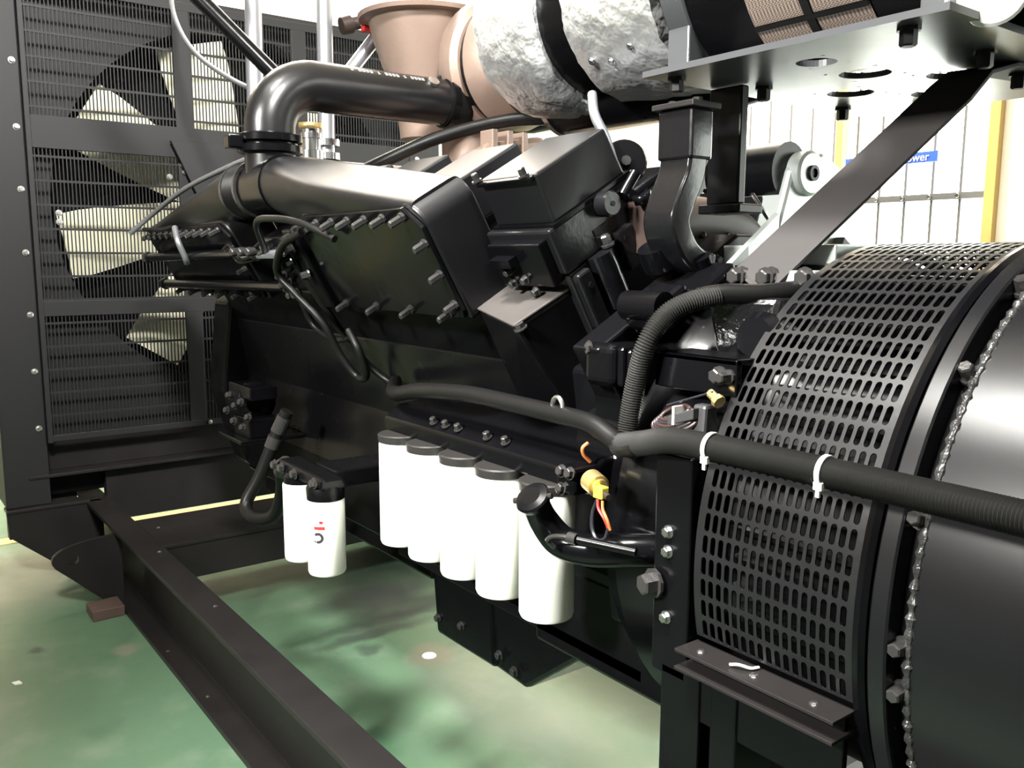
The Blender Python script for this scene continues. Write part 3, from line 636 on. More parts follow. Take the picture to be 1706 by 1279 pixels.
# ------------------------------------------------------------------ foil wrapped duct, air cleaner, support plate
AY, AZ = 1.68, 2.15
fd = thing('foil_wrapped_duct', 'silver foil wrapped exhaust duct running into the black cylinder', 'duct', (-1.8, AY, AZ - 0.25))
def crumple(prof, seed, amp=0.012, n=40):
    rnd = random.Random(seed); rings = []
    for h, r in prof:
        rings.append([(h, AY + (r + rnd.uniform(-amp, amp)) * math.cos(2 * PI * k / n), AZ + (r + rnd.uniform(-amp, amp)) * math.sin(2 * PI * k / n)) for k in range(n)])
    return MB().ring_loft(rings)
crumple([(-2.14, 0.17), (-2.12, 0.215), (-2.09, 0.235), (-2.05, 0.245), (-2.0, 0.25), (-1.96, 0.25), (-1.92, 0.25), (-1.88, 0.25), (-1.86, 0.245), (-1.84, 0.225)], 3, 0.006, 64).build('foil_sleeve', 'foil', fd)
MB().lathe([(-1.87, 0.215), (-1.70, 0.215)], (0, AY, AZ), (1, 0, 0), 40).build('bare_pipe', 'gloss', fd)
crumple([(-1.74, 0.22), (-1.72, 0.24), (-1.67, 0.243), (-1.62, 0.245), (-1.57, 0.247), (-1.52, 0.25), (-1.48, 0.252), (-1.44, 0.255), (-1.42, 0.255)], 5, 0.005, 64).build('foil_sleeve', 'foil', fd)
for x, a in ((-1.66, 3.9), (-1.60, 3.95), (-1.52, 3.85)): bolt(fd, (x, AY + 0.25 * math.cos(a), AZ + 0.25 * math.sin(a)), (0, math.cos(a), math.sin(a)), 0.008, 0.006, 'zinc', 'rivet')
bp_ = thing('black_exhaust_pipe', 'straight black pipe lying under the foil wrapped duct', 'pipe', (-1.7, 1.78, 1.88))
MB().lathe([(-2.10, 0.10), (-2.06, 0.125), (-1.45, 0.125), (-1.34, 0.11)], (0, 1.78, 1.99), (1, 0, 0), 36).build('pipe', 'satin', bp_)
MB().lathe([(0, 0.128), (0.02, 0.128)], (-2.08, 1.78, 1.99), (1, 0, 0), 36).build('pipe_band', 'silver', bp_)
ac = thing('air_cleaner', 'big black cylinder with tan mesh window resting above grey plate', 'air cleaner', (-0.9, AY, 1.885))
MB().lathe([(-1.40, 0.235), (-1.385, 0.26), (-1.37, 0.265), (-0.2, 0.265)], (0, AY, AZ), (1, 0, 0), 64).build('body', 'satin', ac)
for x0, x1 in ((-1.375, -1.315), (-0.80, -0.74)):
    MB().lathe([(x0, 0.266), (x0 + 0.002, 0.272), (x1 - 0.002, 0.272), (x1, 0.266)], (0, AY, AZ), (1, 0, 0), 64).build('strap', 'plate', ac)
for x, y, sx in ((-1.345, 1.46, 0.03), (-0.77, 1.44, 0.03)): MB().box((x - sx, y, 1.885), (x + sx, y + 0.05, 1.99)).build('foot', 'plate', ac, 0.004)
def arcpatch(x0, x1, a0, a1, R, n=10):
    vs = [(x, AY + R * math.cos(a0 + (a1 - a0) * k / n), AZ + R * math.sin(a0 + (a1 - a0) * k / n)) for x in (x0, x1) for k in range(n + 1)]
    vs += [(x, AY + (R - 0.004) * math.cos(a0 + (a1 - a0) * k / n), AZ + (R - 0.004) * math.sin(a0 + (a1 - a0) * k / n)) for x in (x0, x1) for k in range(n + 1)]
    b = 2 * (n + 1)
    fs = [(k, k + 1, n + 2 + k, n + 1 + k) for k in range(n)] + [(b + k, b + n + 1 + k, b + n + 2 + k, b + k + 1) for k in range(n)]
    return MB().add(vs, fs, True)
def mat_mesh():
    m, nd, l, b = new_mat('woven_mesh'); tc = nd.new('ShaderNodeTexCoord'); wv = nd.new('ShaderNodeTexChecker'); wv.inputs['Scale'].default_value = 260
    wv.inputs['Color1'].default_value = (0.36, 0.29, 0.24, 1); wv.inputs['Color2'].default_value = (0.12, 0.09, 0.08, 1)
    l.new(tc.outputs['Object'], wv.inputs['Vector']); l.new(wv.outputs['Color'], b.inputs['Base Color']); b.inputs['Roughness'].default_value = 0.5; b.inputs['Metallic'].default_value = 0.4
    return m
M['woven'] = mat_mesh()
mw = arcpatch(-1.17, -0.925, 2.6, 4.35, 0.2675, 16).build('mesh_window', 'woven', ac)
for x in (-1.045,): arcpatch(x - 0.009, x + 0.009, 2.6, 4.35, 0.2715, 16).build('mesh_bar', 'rubber', mw)
for a in (3.55, 3.95): arcpatch(-1.17, -0.925, a - 0.02, a + 0.02, 0.272, 3).build('mesh_bar', 'rubber', mw)
gau = thing('round_gauge', 'white round gauge at the top right above the plate', 'gauge', (-0.70, 1.45, 1.885))
MB().lathe([(0, 0.05), (0.03, 0.05), (0.034, 0.045)], (-0.70, 1.47, 1.915), (0.5, -0.8, -0.2), 28).build('gauge_body', 'plastic_white', gau)
MB().box((-0.735, 1.395, 1.883), (-0.729, 1.401, 1.93)).build('gauge_stem', 'galv', gau)

# support plate with holes: built as strips around round openings
PZ = 1.87
def plate_with_holes(x0, x1, y0, y1, z0, z1, holes):
    m = MB(); import mathutils
    # one cell per hole, cells tile the plate on a grid
    xs = sorted(set([x0, x1] + [c for h in holes for c in (h[0] - h[2] * 1.15, h[0] + h[2] * 1.15)]))
    ys = sorted(set([y0, y1] + [c for h in holes for c in (h[1] - h[2] * 1.15, h[1] + h[2] * 1.15)]))
    def hole_in(a, b, c, d):
        for h in holes:
            if a >= h[0] - h[2] * 1.16 and b <= h[0] + h[2] * 1.16 and c >= h[1] - h[2] * 1.16 and d <= h[1] + h[2] * 1.16: return h
    done = []
    for h in holes:
        n = 32; r = h[2]; s = r * 1.15; o = []; i_ = []
        for k in range(n):
            a = 2 * PI * (k + 0.5) / n; ca, sa = math.cos(a), math.sin(a); L = s / max(abs(ca), abs(sa))
            o.append((h[0] + L * ca, h[1] + L * sa)); i_.append((h[0] + r * ca, h[1] + r * sa))
        vs = [(*p, z) for z in (z0, z1) for p in o + i_]
        fs = []
        for k in range(n):
            j = (k + 1) % n
            fs += [(k, n + k, n + j, j), (2 * n + k, 2 * n + j, 3 * n + j, 3 * n + k), (n + k, 3 * n + k, 3 * n + j, n + j)]
        m.add(vs, fs)
        # corners left by the polygonal outer ring
        for sx in (-1, 1):
            for sy in (-1, 1):
                q = min(o, key=lambda p: (p[0] - h[0] - sx * s) ** 2 + (p[1] - h[1] - sy * s) ** 2)
    for a, b in zip(xs, xs[1:]):
        for c, d in zip(ys, ys[1:]):
            if not hole_in(a, b, c, d): m.add([(a, c, z0), (b, c, z0), (b, d, z0), (a, d, z0)], [(0, 3, 2, 1)]).add([(a, c, z1), (b, c, z1), (b, d, z1), (a, d, z1)], [(0, 1, 2, 3)])
    m.add([(x0, y0, z0), (x1, y0, z0), (x1, y1, z0), (x0, y1, z0), (x0, y0, z1), (x1, y0, z1), (x1, y1, z1), (x0, y1, z1)], [(0, 1, 5, 4), (1, 2, 6, 5), (2, 3, 7, 6), (3, 0, 4, 7)])
    return m
pl = thing('support_plate', 'flat grey mounting plate with round holes above the flywheel end', 'plate', (-1.2, 1.76, PZ))
plate_with_holes(-1.335, -0.70, 1.345, 2.19, PZ, PZ + 0.012, [(-1.03, 1.50, 0.038), (-1.03, 1.665, 0.05), (-1.165, 1.83, 0.05), (-0.925, 1.81, 0.05), (-1.05, 1.98, 0.05)]).build('plate', 'plate', pl)
for x, y in ((-0.79, 1.395), (-0.79, 1.655), (-1.24, 1.62), (-1.285, 1.99), (-1.17, 2.13), (-1.29, 1.40)): bolt(pl, (x, y, PZ), (0, 0, -1), 0.014, 0.03, 'rubber')
bb_ = thing('brace_bar', 'flat grey brown brace bar slanting from the plate to the bracket', 'brace', (-1.1, 1.45, 1.46))
def brace():
    m = MB(); rings = []
    P = [((-1.105, 1.422, 1.452), 0.0), ((-1.10, 1.428, 1.459), 0.0), ((-0.87, 1.70, 1.815), 0), ((-0.855, 1.735, 1.853), 0), ((-0.84, 1.80, 1.866), 0), ((-0.82, 1.93, 1.866), 0)]
    wd = Vector((0.06, 0.012, 0)); wdir = [Vector((1, 0.05, 0)).normalized()] * 6
    hw = [0.058, 0.058, 0.05, 0.05, 0.05, 0.045]
    for i, (p, _) in enumerate(P):
        p = Vector(p); t = (Vector(P[min(i + 1, 5)][0]) - Vector(P[max(i - 1, 0)][0])).normalized()
        wv = (wdir[i] - t * wdir[i].dot(t)).normalized(); nn = t.cross(wv)
        rings.append([tuple(p + wv * s * hw[i] + nn * q * 0.004) for s, q in ((-1, -1), (1, -1), (1, 1), (-1, 1))])
    return m.ring_loft(rings, False)
brace().build('bar', 'brace', bb_, 0.001)
for x in (-1.135, -1.065): bolt(bb_, (x, 1.421, 1.466), (0, -1, 0), 0.015, 0.016, 'bolt')
bolt(bb_, (-0.82, 1.86, 1.862), (0, 0, -1), 0.014, 0.03, 'rubber')
ps = thing('mounting_post', 'short black mounting post capped with a bolted pad near the rocker cover', 'post', (-1.25, 1.40, 1.66))
MB().box((-1.303, 1.36, 1.70), (-1.21, 1.425, 1.80)).build('post_block', 'glossb', ps, 0.006)
MB().box((-1.312, 1.35, 1.80), (-1.20, 1.435, 1.812)).build('post_cap', 'steel', ps, 0.002)
for x in (-1.29, -1.225): bolt(ps, (x, 1.39, 1.812), (0, 0, 1), 0.011, 0.01, 'rubber')
sp_ = smooth_path([(0, 1.392, 1.71), (0, 1.385, 1.67), (0, 1.36, 1.62), (0, 1.345, 1.575), (0, 1.365, 1.53), (0, 1.40, 1.50), (0, 1.45, 1.485)], 6)
def strap_sweep(path, x0, x1, th):
    rings = []
    for i, p in enumerate(path):
        t = (path[min(i + 1, len(path) - 1)] - path[max(i - 1, 0)]).normalized(); nn = Vector((0, -t.z, t.y))
        rings.append([(x0, p.y + nn.y * th, p.z + nn.z * th), (x1, p.y + nn.y * th, p.z + nn.z * th), (x1, p.y - nn.y * th, p.z - nn.z * th), (x0, p.y - nn.y * th, p.z - nn.z * th)])
    return MB().ring_loft(rings, True)
strap_sweep(sp_, -1.30, -1.215, 0.026).build('curved_strut', 'glossb', ps, 0.006)
p2 = thing('square_post', 'square black post between mounting post and far bank holding the plate', 'post', (-1.29, 1.58, 1.60))
MB().box((-1.331, 1.55, 1.62), (-1.243, 1.575, PZ - 0.001)).build('post_block', 'satin', p2, 0.004)
MB().box((-1.345, 1.54, 1.60), (-1.23, 1.62, 1.62)).build('post_foot', 'satin', p2, 0.003)
ep = thing('exhaust_cross_pipe', 'brown exhaust cross pipe bending down between the two cylinder banks', 'pipe', (-1.45, 1.65, 1.50))
pp = smooth_path([(-1.42, 1.42, 1.575), (-1.43, 1.55, 1.585), (-1.44, 1.68, 1.585), (-1.45, 1.80, 1.56), (-1.46, 1.87, 1.51), (-1.46, 1.90, 1.44)], 6)
MB().tube(pp, 0.062, 28).build('pipe', 'bronze', ep)
for y in (1.60, 1.70): bolt(ep, (-1.385, y, 1.555), (0.8, -0.3, 0.2), 0.008, 0.012)
for (a, b, c) in (((-1.40, 1.74, 1.52), (-1.40, 1.86, 1.41), 'edge'), ((-1.40, 1.80, 1.66), (-1.40, 1.93, 1.55), 'edge')):
    MB().tube([a, b], 0.0055, 8).build('push_rod', 'silver', ep)
# little items between near head and post
sc = thing('filter_cap_disc', 'black round breather cap standing behind the nearest rocker cover', 'cap', (-1.56, 1.515, 1.67))
MB().lathe([(0, 0.05), (0.012, 0.055), (0.02, 0.05)], (-1.56, 1.515, 1.728), (0.8, -0.55, 0.1), 28).build('cap', 'satin', sc)
MB().lathe([(0, 0.012), (0.01, 0.012)], (-1.540, 1.502, 1.731), (0.8, -0.55, 0.1), 8).build('knob', 'bolt', sc)
rp = thing('rocker_lube_pipes', 'pair of short dark pipes joining rocker cover and mounting post', 'pipe', (-1.38, 1.38, 1.60))
for o_ in (0, 0.035): MB().tube([(-1.40 - o_, 1.392, 1.639), (-1.40 - o_, 1.485 - o_ * 1.6, 1.690)], 0.014, 14).build('pipe', 'gloss', rp)
MB().lathe([(0, 0.022), (0.02, 0.022)], (-1.385, 1.41, 1.625), tuple(WN), 6).build('fitting', 'gloss', rp)
sd = smooth_path([(-1.66, 1.50, 1.90), (-1.60, 1.455, 1.84), (-1.57, 1.463, 1.785), (-1.53, 1.455, 1.715), (-1.50, 1.44, 1.66)])
tag(MB().tube(sd, 0.012, 12).build('drain_hose', 'galv', None, 0, tuple(sd[-1])), 'pale grey hose curving down the back edge of the nearest rocker cover', 'hose')

# ------------------------------------------------------------------ alternator
al = thing('alternator', 'big round black alternator with slotted screen at right', 'alternator', (-0.5, YC, 0.34))
def cyl(R, th, x): return (x, YC - R * math.cos(th), ZC + R * math.sin(th))
def screen(R, x0, x1, th0, th1, nr, nc, t=0.003):
    m = MB(); mx = 0.012; ax = (x1 - x0 - 2 * mx) / nc; ath = (th1 - th0) / nr
    for r in range(nr):
        for c in range(nc):
            xa, xb = x0 + mx + ax * c, x0 + mx + ax * (c + 1); ta, tb_ = th0 + ath * r, th0 + ath * (r + 1)
            cx, ct = (xa + xb) / 2, (ta + tb_) / 2
            hw = ax * 0.315; hl = ath * R * 0.42            # slot half sizes in metres
            inner = []
            for k in range(5): a = PI * k / 4; inner.append((cx + hw * math.cos(a), ct + (hl - hw + hw * math.sin(a)) / R))
            for k in range(5): a = PI + PI * k / 4; inner.append((cx + hw * math.cos(a), ct + (-(hl - hw) + hw * math.sin(a)) / R))
            outer = [(xb, ct + (hl - hw) / R), (xb, tb_), (cx, tb_), (xa, tb_), (xa, ct + (hl - hw) / R), (xa, ct - (hl - hw) / R), (xa, ta), (cx, ta), (xb, ta), (xb, ct - (hl - hw) / R)]
            vs = [cyl(R, th, x) for x, th in inner] + [cyl(R, th, x) for x, th in outer] + [cyl(R - t, th, x) for x, th in inner]
            fs = []
            for k in range(10):
                j = (k + 1) % 10; fs += [(k, j, 10 + j, 10 + k), (k, 20 + k, 20 + j, j)]
            m.add(vs, fs)
    n = nr * 2
    for xa, xb in ((x0, x0 + mx), (x1 - mx, x1)):
        for k in range(n):
            a, b = th0 + (th1 - th0) * k / n, th0 + (th1 - th0) * (k + 1) / n
            m.add([cyl(R, a, xa), cyl(R, a, xb), cyl(R, b, xb), cyl(R, b, xa)], [(0, 1, 2, 3)])
    return m
D = math.radians
so = screen(0.558, -0.962, -0.658, D(-12.8), D(148), 41, 17).build('slotted_screen', 'screen', al)
MB().lathe([(-0.97, 0.535), (-0.955, 0.553)], (0, YC, ZC), (1, 0, 0), 72, False).build('screen_frame', 'satin', al)
MB().lathe([(-0.97, 0.50), (-0.90, 0.47), (-0.66, 0.47)], (0, YC, ZC), (1, 0, 0), 64).build('stator_drum', 'satin', al)
nfb = 28
fbm = MB().box((-0.93, -0.506, -0.004), (-0.70, -0.472, 0.004)).build('fan_vane', 'satin', None); fbd = fbm.data; bpy.data.objects.remove(fbm)
for k in range(nfb):
    a = D(-10 + 160 * k / (nfb - 1)); o = inst('fan_vane', fbd, al, Vector((0, YC, ZC)) - Vector(ORG[al.name]), (-a, 0, 0))
MB().lathe([(-0.660, 0.54), (-0.660, 0.562), (-0.650, 0.564), (-0.642, 0.558), (-0.640, 0.54)], (0, YC, ZC), (1, 0, 0), 96, False).build('screen_lip', 'gloss', al)
MB().lathe([(-0.645, 0.52), (-0.634, 0.52), (-0.633, 0.566), (-0.630, 0.569), (-0.608, 0.569), (-0.605, 0.566), (-0.604, 0.53)], (0, YC, ZC), (1, 0, 0), 96, False).build('flange_ring', 'alt', al)
MB().lathe([(-0.606, 0.532), (-0.580, 0.532)], (0, YC, ZC), (1, 0, 0), 96, False).build('groove', 'satin', al)
wd = MB(); rnd = random.Random(4); N_ = 300
wr = []
for k in range(N_):
    a = D(-60 + 220 * k / N_); rr = 0.0045 * (1 + 0.35 * math.sin(k * 1.9) + rnd.uniform(-0.15, 0.15))
    c = Vector(cyl(0.548, a, -0.583)); er = (c - Vector((-0.583, YC, ZC))).normalized(); ex = Vector((1, 0, 0))
    wr.append([tuple(c + er * rr * 1.4 * math.cos(q) + ex * rr * 1.4 * math.sin(q)) for q in [2 * PI * j / 8 for j in range(8)]])
wd.ring_loft(wr).build('weld_bead', 'bead', al)
MB().lathe([(-0.584, 0.50), (-0.583, 0.545), (-0.578, 0.55), (0.6, 0.55), (0.61, 0.5)], (0, YC, ZC), (1, 0, 0), 96).build('stator_body', 'alt', al)
for a in (D(-1.0), D(41.5), D(61.5), D(-8), D(-30), D(18)):
    bolt(al, cyl(0.54, a, -0.594), (0, -math.cos(a), math.sin(a)), 0.011, 0.03)
MB().box((-1.055, 1.12, 0.76), (-0.972, 1.4, 1.165)).build('adapter_box', 'satin', al, 0.004)
for z in (1.025, 0.989, 0.867): bolt(al, (-1.02, 1.12, z), (0, -1, 0), 0.009, 0.012, 'zinc')
bolt(al, (-1.045, 1.115, 0.925), (-0.2, -1, 0), 0.02, 0.03, 'bolt')
MB().lathe([(0, 0.5), (0.12, 0.53)], (-1.09, YC, ZC), (1, 0, 0), 56).build('adapter_ring', 'satin', al)
for (za, zb) in ((0.832, 0.838), (0.800, 0.806)):
    MB().box((-0.968, 1.085, za), (-0.662, 1.145, zb)).build('bracket_strip', 'steel', al, 0.001)
MB().box((-0.962, 1.125, 0.70), (-0.668, 1.14, 0.832)).build('lower_panel', 'satin', al, 0.002)
for x in (-0.93, -0.71, -0.82): bolt(al, (x, 1.11, 0.838), (0, 0, 1), 0.006, 0.004, 'zinc', 'rivet')
for x0, x1 in ((-1.03, -0.94), (-0.915, -0.86)):
    MB().box((x0, 1.12, 0.34), (x1, 1.30, 0.78)).build('foot', 'satin', al, 0.004)
MB().lathe([(-0.95, 0.535), (-0.66, 0.535)], (0, YC, ZC - 0.002), (1, 0, 0), 64, False).build('lower_shell', 'satin', al) if False else None
st_ = smooth_path([(-0.865, 1.105, 0.842), (-0.85, 1.11, 0.846), (-0.835, 1.12, 0.843), (-0.83, 1.135, 0.842)], 4)
tag(MB().tube(st_, 0.0025, 8).build('string_scrap', 'plastic_white', None, 0, tuple(st_[0])), 'short white string scrap lying on the bracket below the slotted screen', 'scrap')

# ------------------------------------------------------------------ oil filters and header
hd = thing('filter_header', 'long black casting the five white oil filters hang from', 'filter header', (-1.65, 1.2, 1.03))
MB().prism([(1.128, 1.040), (1.124, 1.078), (1.165, 1.108), (1.30, 1.125), (1.32, 1.05)], -2.06, -1.235).build('header_body', 'gloss', hd, 0.006)
MB().box((-1.29, 1.085, 1.045), (-1.236, 1.16, 1.10)).build('end_block', 'gloss', hd, 0.008)
for x in (-1.83, -1.775, -1.72, -1.60, -1.53): bolt(hd, (x, 1.142, 1.094), (0, -0.4, 0.9), 0.009, 0.016)
for x, z in ((-1.27, 1.09), (-1.245, 1.09), (-1.27, 1.055)): bolt(hd, (x, 1.085, z), (0, -1, 0.2), 0.010, 0.012)
FX = [-1.378, -1.540, -1.690, -1.842, -1.988]
FL = ['nearest white oil filter behind the filler neck, first in the row of five', 'second white oil filter counting from the oil filler neck', 'white oil filter in the middle of the row of five', 'fourth white oil filter counting from the oil filler neck', 'farthest white oil filter at the fan end of the row of five']
canm = MB().lathe([(0.0, 0.048), (0.003, 0.056), (0.010, 0.059), (0.27, 0.059), (0.278, 0.057), (0.282, 0.052)], (0, 0, 0), (0, 0, 1), 48).build('can', 'white'); cand = canm.data; bpy.data.objects.remove(canm)
hm = MB().lathe([(0.276, 0.050), (0.278, 0.060), (0.296, 0.062), (0.299, 0.058)], (0, 0, 0), (0, 0, 1), 40).build('filter_head', 'capm'); hmd = hm.data; bpy.data.objects.remove(hm)
for x, lb in zip(FX, FL):
    t = thing('oil_filter', lb, 'oil filter', (x, 1.137, 0.745), 'row of white oil filters')
    inst('can', cand, t); inst('filter_head', hmd, t)

# ------------------------------------------------------------------ fuel filters
ff = [(-2.19, 1.01, 0.628, 0.215, 'white fuel filter with red and grey marking, nearer of the pair'), (-2.33, 1.0, 0.632, 0.23, 'white fuel filter, farther of the pair beside the looped hose')]
for k, (x, y, z, h, lb) in enumerate(ff):
    t = thing('fuel_filter', lb, 'fuel filter', (x, y, z), 'pair of white fuel filters')
    MB().lathe([(0, 0.044), (0.003, 0.050), (0.009, 0.0525), (h - 0.006, 0.0525), (h, 0.050)], (x, y, z), (0, 0, 1), 40).build('can', 'white', t)
    if k == 0:
        def cpatch(a0, a1, z0, z1, m, nm, n=6, R=0.0529):
            vs = [(x + R * math.cos(a0 + (a1 - a0) * q / n), y + R * math.sin(a0 + (a1 - a0) * q / n), zz_) for zz_ in (z0, z1) for q in range(n + 1)]
            return MB().add(vs, [(q, q + 1, n + 2 + q, n + 1 + q) for q in range(n)], True).build(nm, m, t)
        a0 = -0.75
        cpatch(a0 - 0.35, a0 + 0.25, z + 0.138, z + 0.147, 'red', 'red_marking'); cpatch(a0 - 0.05, a0 + 0.15, z + 0.155, z + 0.163, 'red', 'red_marking')
        # ring shaped mark with a slanted bar
        R = 0.0529; vs = []; nn = 20
        for q in range(nn + 1):
            b = PI * 0.80 - 2 * PI * 0.72 * q / nn
            for rr in (0.0075, 0.0155): vs.append((rr * math.cos(b), rr * math.sin(b)))
        vs = [(x + R * math.cos(a0 - 0.12 + p / R), y + R * math.sin(a0 - 0.12 + p / R), z + 0.115 + q) for p, q in vs]
        MB().add(vs, [(2 * q, 2 * q + 1, 2 * q + 3, 2 * q + 2) for q in range(nn)]).build('ring_mark', 'grey_plastic', t)
        bar = [(-0.013, -0.010), (-0.009, -0.014), (0.013, 0.007), (0.009, 0.011)]
        MB().add([(x + R * 1.003 * math.cos(a0 - 0.12 + p / R), y + R * 1.003 * math.sin(a0 - 0.12 + p / R), z + 0.115 + q) for p, q in bar], [(0, 1, 2, 3)]).build('ring_mark_bar', 'grey_plastic', t)
fhd = thing('fuel_filter_bracket', 'black casting on top of the pair of white fuel filters', 'filter bracket', (-2.26, 1.0, 0.84))
MB().lathe([(0, 0.052), (0.03, 0.053), (0.045, 0.045)], (-2.19, 1.01, 0.843), (0, 0, 1), 28).build('cup', 'satin', fhd)
MB().lathe([(0, 0.050), (0.02, 0.050), (0.03, 0.04)], (-2.33, 1.0, 0.862), (0, 0, 1), 28).build('cup', 'satin', fhd)
MB().hexa([(-2.44, 0.96, 0.885), (-2.14, 0.975, 0.875), (-2.14, 1.055, 0.875), (-2.44, 1.05, 0.885)], [(-2.43, 0.975, 0.915), (-2.15, 0.985, 0.905), (-2.15, 1.045, 0.905), (-2.43, 1.04, 0.915)]).build('bridge', 'satin', fhd, 0.008)
for x in (-2.43, -2.38, -2.29, -2.16): bolt(fhd, (x, 0.965, 0.897), (0, -1, 0), 0.012, 0.014)
MB().box((-2.34, 1.05, 0.86), (-2.2, 1.34, 0.91)).build('arm', 'satin', fhd, 0.006)

def hose(name, pts, r, m, label, cat='hose', n=12, k=8, group=None):
    p = smooth_path(pts, k)
    return tag(MB().tube(p, r, n).build(name, m, None, 0, tuple(p[0])), label, cat, group)
fz = thing('fuel_hose', 'looped black fuel hose hanging left of the fuel filters', 'hose', (-2.85, 1.10, 0.97))
lp = smooth_path([(-2.80, 1.16, 0.985), (-2.83, 1.13, 0.90), (-2.86, 1.08, 0.76), (-2.87, 1.03, 0.665), (-2.80, 1.03, 0.632), (-2.70, 1.06, 0.66), (-2.62, 1.06, 0.76), (-2.52, 1.02, 0.85), (-2.44, 1.0, 0.895)], 10)
MB().tube(lp, 0.022, 16).build('hose', 'rubber', fz)
for i, L in ((6, 0.03), (12, 0.02), (len(lp) - 8, 0.03)):
    d = (lp[i + 1] - lp[i]).normalized(); MB().lathe([(-L, 0.025), (L, 0.025)], lp[i], d, 16).build('ferrule', 'bolt', fz)
tag(MB().box((-2.98, 1.0, 0.341), (-2.7, 1.3, 0.352)).build('drip_plate', 'zinc', None, 0.003, (-2.84, 1.1, 0.341)), 'shiny metal plate under the looped fuel hose', 'plate') if False else None

# ------------------------------------------------------------------ corrugated conduits and ties
def corrugated(name, pts, r, label, step=0.005, amp=0.0022, plain=None):
    p = resample(smooth_path(pts, 14), step / 2)
    o = MB().tube(p, r, 16, rfun=lambda i: r + (amp if i % 2 else -amp)).build(name, 'conduit', None, 0, tuple(p[0]))
    return tag(o, label, 'conduit')
corrugated('cable_conduit', [(-1.16, 1.13, 1.155), (-1.08, 1.11, 1.175), (-1.0, 1.095, 1.195), (-0.90, 1.09, 1.20), (-0.75, 1.092, 1.20), (-0.60, 1.095, 1.198), (-0.45, 1.095, 1.196), (-0.25, 1.1, 1.19), (-0.05, 1.12, 1.17)], 0.021, 'thick ribbed black conduit tied across the slotted alternator screen')
hose('cable_sleeve', [(-2.25, 1.27, 1.14), (-2.08, 1.17, 1.135), (-1.89, 1.135, 1.168), (-1.68, 1.135, 1.187), (-1.50, 1.135, 1.188), (-1.34, 1.135, 1.186), (-1.235, 1.13, 1.183), (-1.15, 1.125, 1.158), (-1.09, 1.11, 1.168)], 0.020, 'rubber', 'smooth black cable sleeve running above the oil filter header', 'cable')
corrugated('cable_conduit', [(-1.165, 1.15, 1.15), (-1.165, 1.16, 1.20), (-1.155, 1.165, 1.27), (-1.135, 1.17, 1.345), (-1.12, 1.20, 1.395), (-1.10, 1.24, 1.42), (-1.075, 1.295, 1.434)], 0.018, 'ribbed black conduit rising from the tied junction toward the brace bracket')
hose('cable_sleeve', [(-1.10, 1.265, 1.428), (-1.07, 1.305, 1.436), (-1.03, 1.36, 1.436), (-1.005, 1.42, 1.441), (-1.0, 1.49, 1.449), (-1.0, 1.56, 1.45)], 0.0195, 'rubber', 'smooth black sleeve passing behind the top of the slotted screen', 'cable')
def cable_tie(c, axis, R, label):
    t = thing('cable_tie', label, 'cable tie', c, 'white cable ties on the conduits')
    ax = Vector(axis).normalized(); a = Vector((0, 0, 1)); e1 = ax.cross(a).normalized(); e2 = ax.cross(e1); cc = Vector(c); n = 32
    rings = [[tuple(cc + e1 * q * math.cos(2 * PI * k / n) + e2 * q * math.sin(2 * PI * k / n) + ax * h) for (q, h) in ((R, -0.004), (R + 0.002, -0.004), (R + 0.002, 0.004), (R, 0.004))] for k in range(n + 1)]
    MB().ring_loft(rings, False, False).build('loop', 'plastic_white', t)
    lo = cc + Vector((0.0, -R * 0.75, -R * 0.75))
    MB().box(tuple(lo - Vector((0.007, 0.004, 0.006))), tuple(lo + Vector((0.007, 0.004, 0.006)))).build('head', 'plastic_white', t, 0.001)
    MB().box(tuple(lo - Vector((0.003, 0.003, 0.016))), tuple(lo + Vector((0.003, 0.001, -0.006)))).build('tail', 'plastic_white', t)
cable_tie((-0.905, 1.09, 1.20), (1, 0, 0), 0.0235, 'white cable tie on the conduit at the left edge of the slotted screen')
cable_tie((-0.70, 1.093, 1.20), (1, 0, 0), 0.0235, 'white cable tie on the conduit near the right edge of the screen')
cable_tie((-1.163, 1.145, 1.165), (0.25, 0.2, 1), 0.026, 'white cable tie at the conduit junction above the brass sensor')

# ------------------------------------------------------------------ wiring, sensor, filler neck
ss = thing('pressure_sensor', 'brass pressure sensor with yellow plug at the header end', 'sensor', (-1.20, 1.085, 1.08))
MB().lathe([(0, 0.009), (0.016, 0.009), (0.017, 0.0215), (0.05, 0.0215), (0.051, 0.016), (0.056, 0.016)], (-1.205, 1.09, 1.092), (1, -0.25, -0.18), 28).build('body', 'brass', ss)
MB().box((-1.152, 1.058, 1.068), (-1.128, 1.076, 1.09)).build('plug', 'yellow', ss, 0.002)
for i, (m_, dx) in enumerate((('red', 0.0), ('orange', 0.012))):
    p = smooth_path([(-1.142 + dx, 1.062, 1.066), (-1.138 + dx, 1.06, 1.05), (-1.122 + dx * 0.6, 1.06, 1.034), (-1.115 + dx * 0.3, 1.065, 1.015)], 6)
    MB().tube(p, 0.0028, 8).build('wire', m_, ss)
p = smooth_path([(-1.115, 1.065, 1.018), (-1.125, 1.065, 0.995), (-1.15, 1.07, 0.985), (-1.17, 1.075, 1.0), (-1.175, 1.08, 1.03), (-1.17, 1.09, 1.06)], 6)
MB().tube(p, 0.004, 8).build('wire_sheath', 'wire_black', ss)
MB().lathe([(0, 0.006), (0.015, 0.006)], (-1.128, 1.066, 1.078), (1, -0.3, -0.2), 12).build('pin', 'bronze', ss)
hose('orange_wire_loop', [(-1.25, 1.14, 1.105), (-1.252, 1.125, 1.12), (-1.25, 1.12, 1.135), (-1.245, 1.13, 1.145)], 0.004, 'orange', 'short orange wire loop just left of the conduit junction', 'wire')
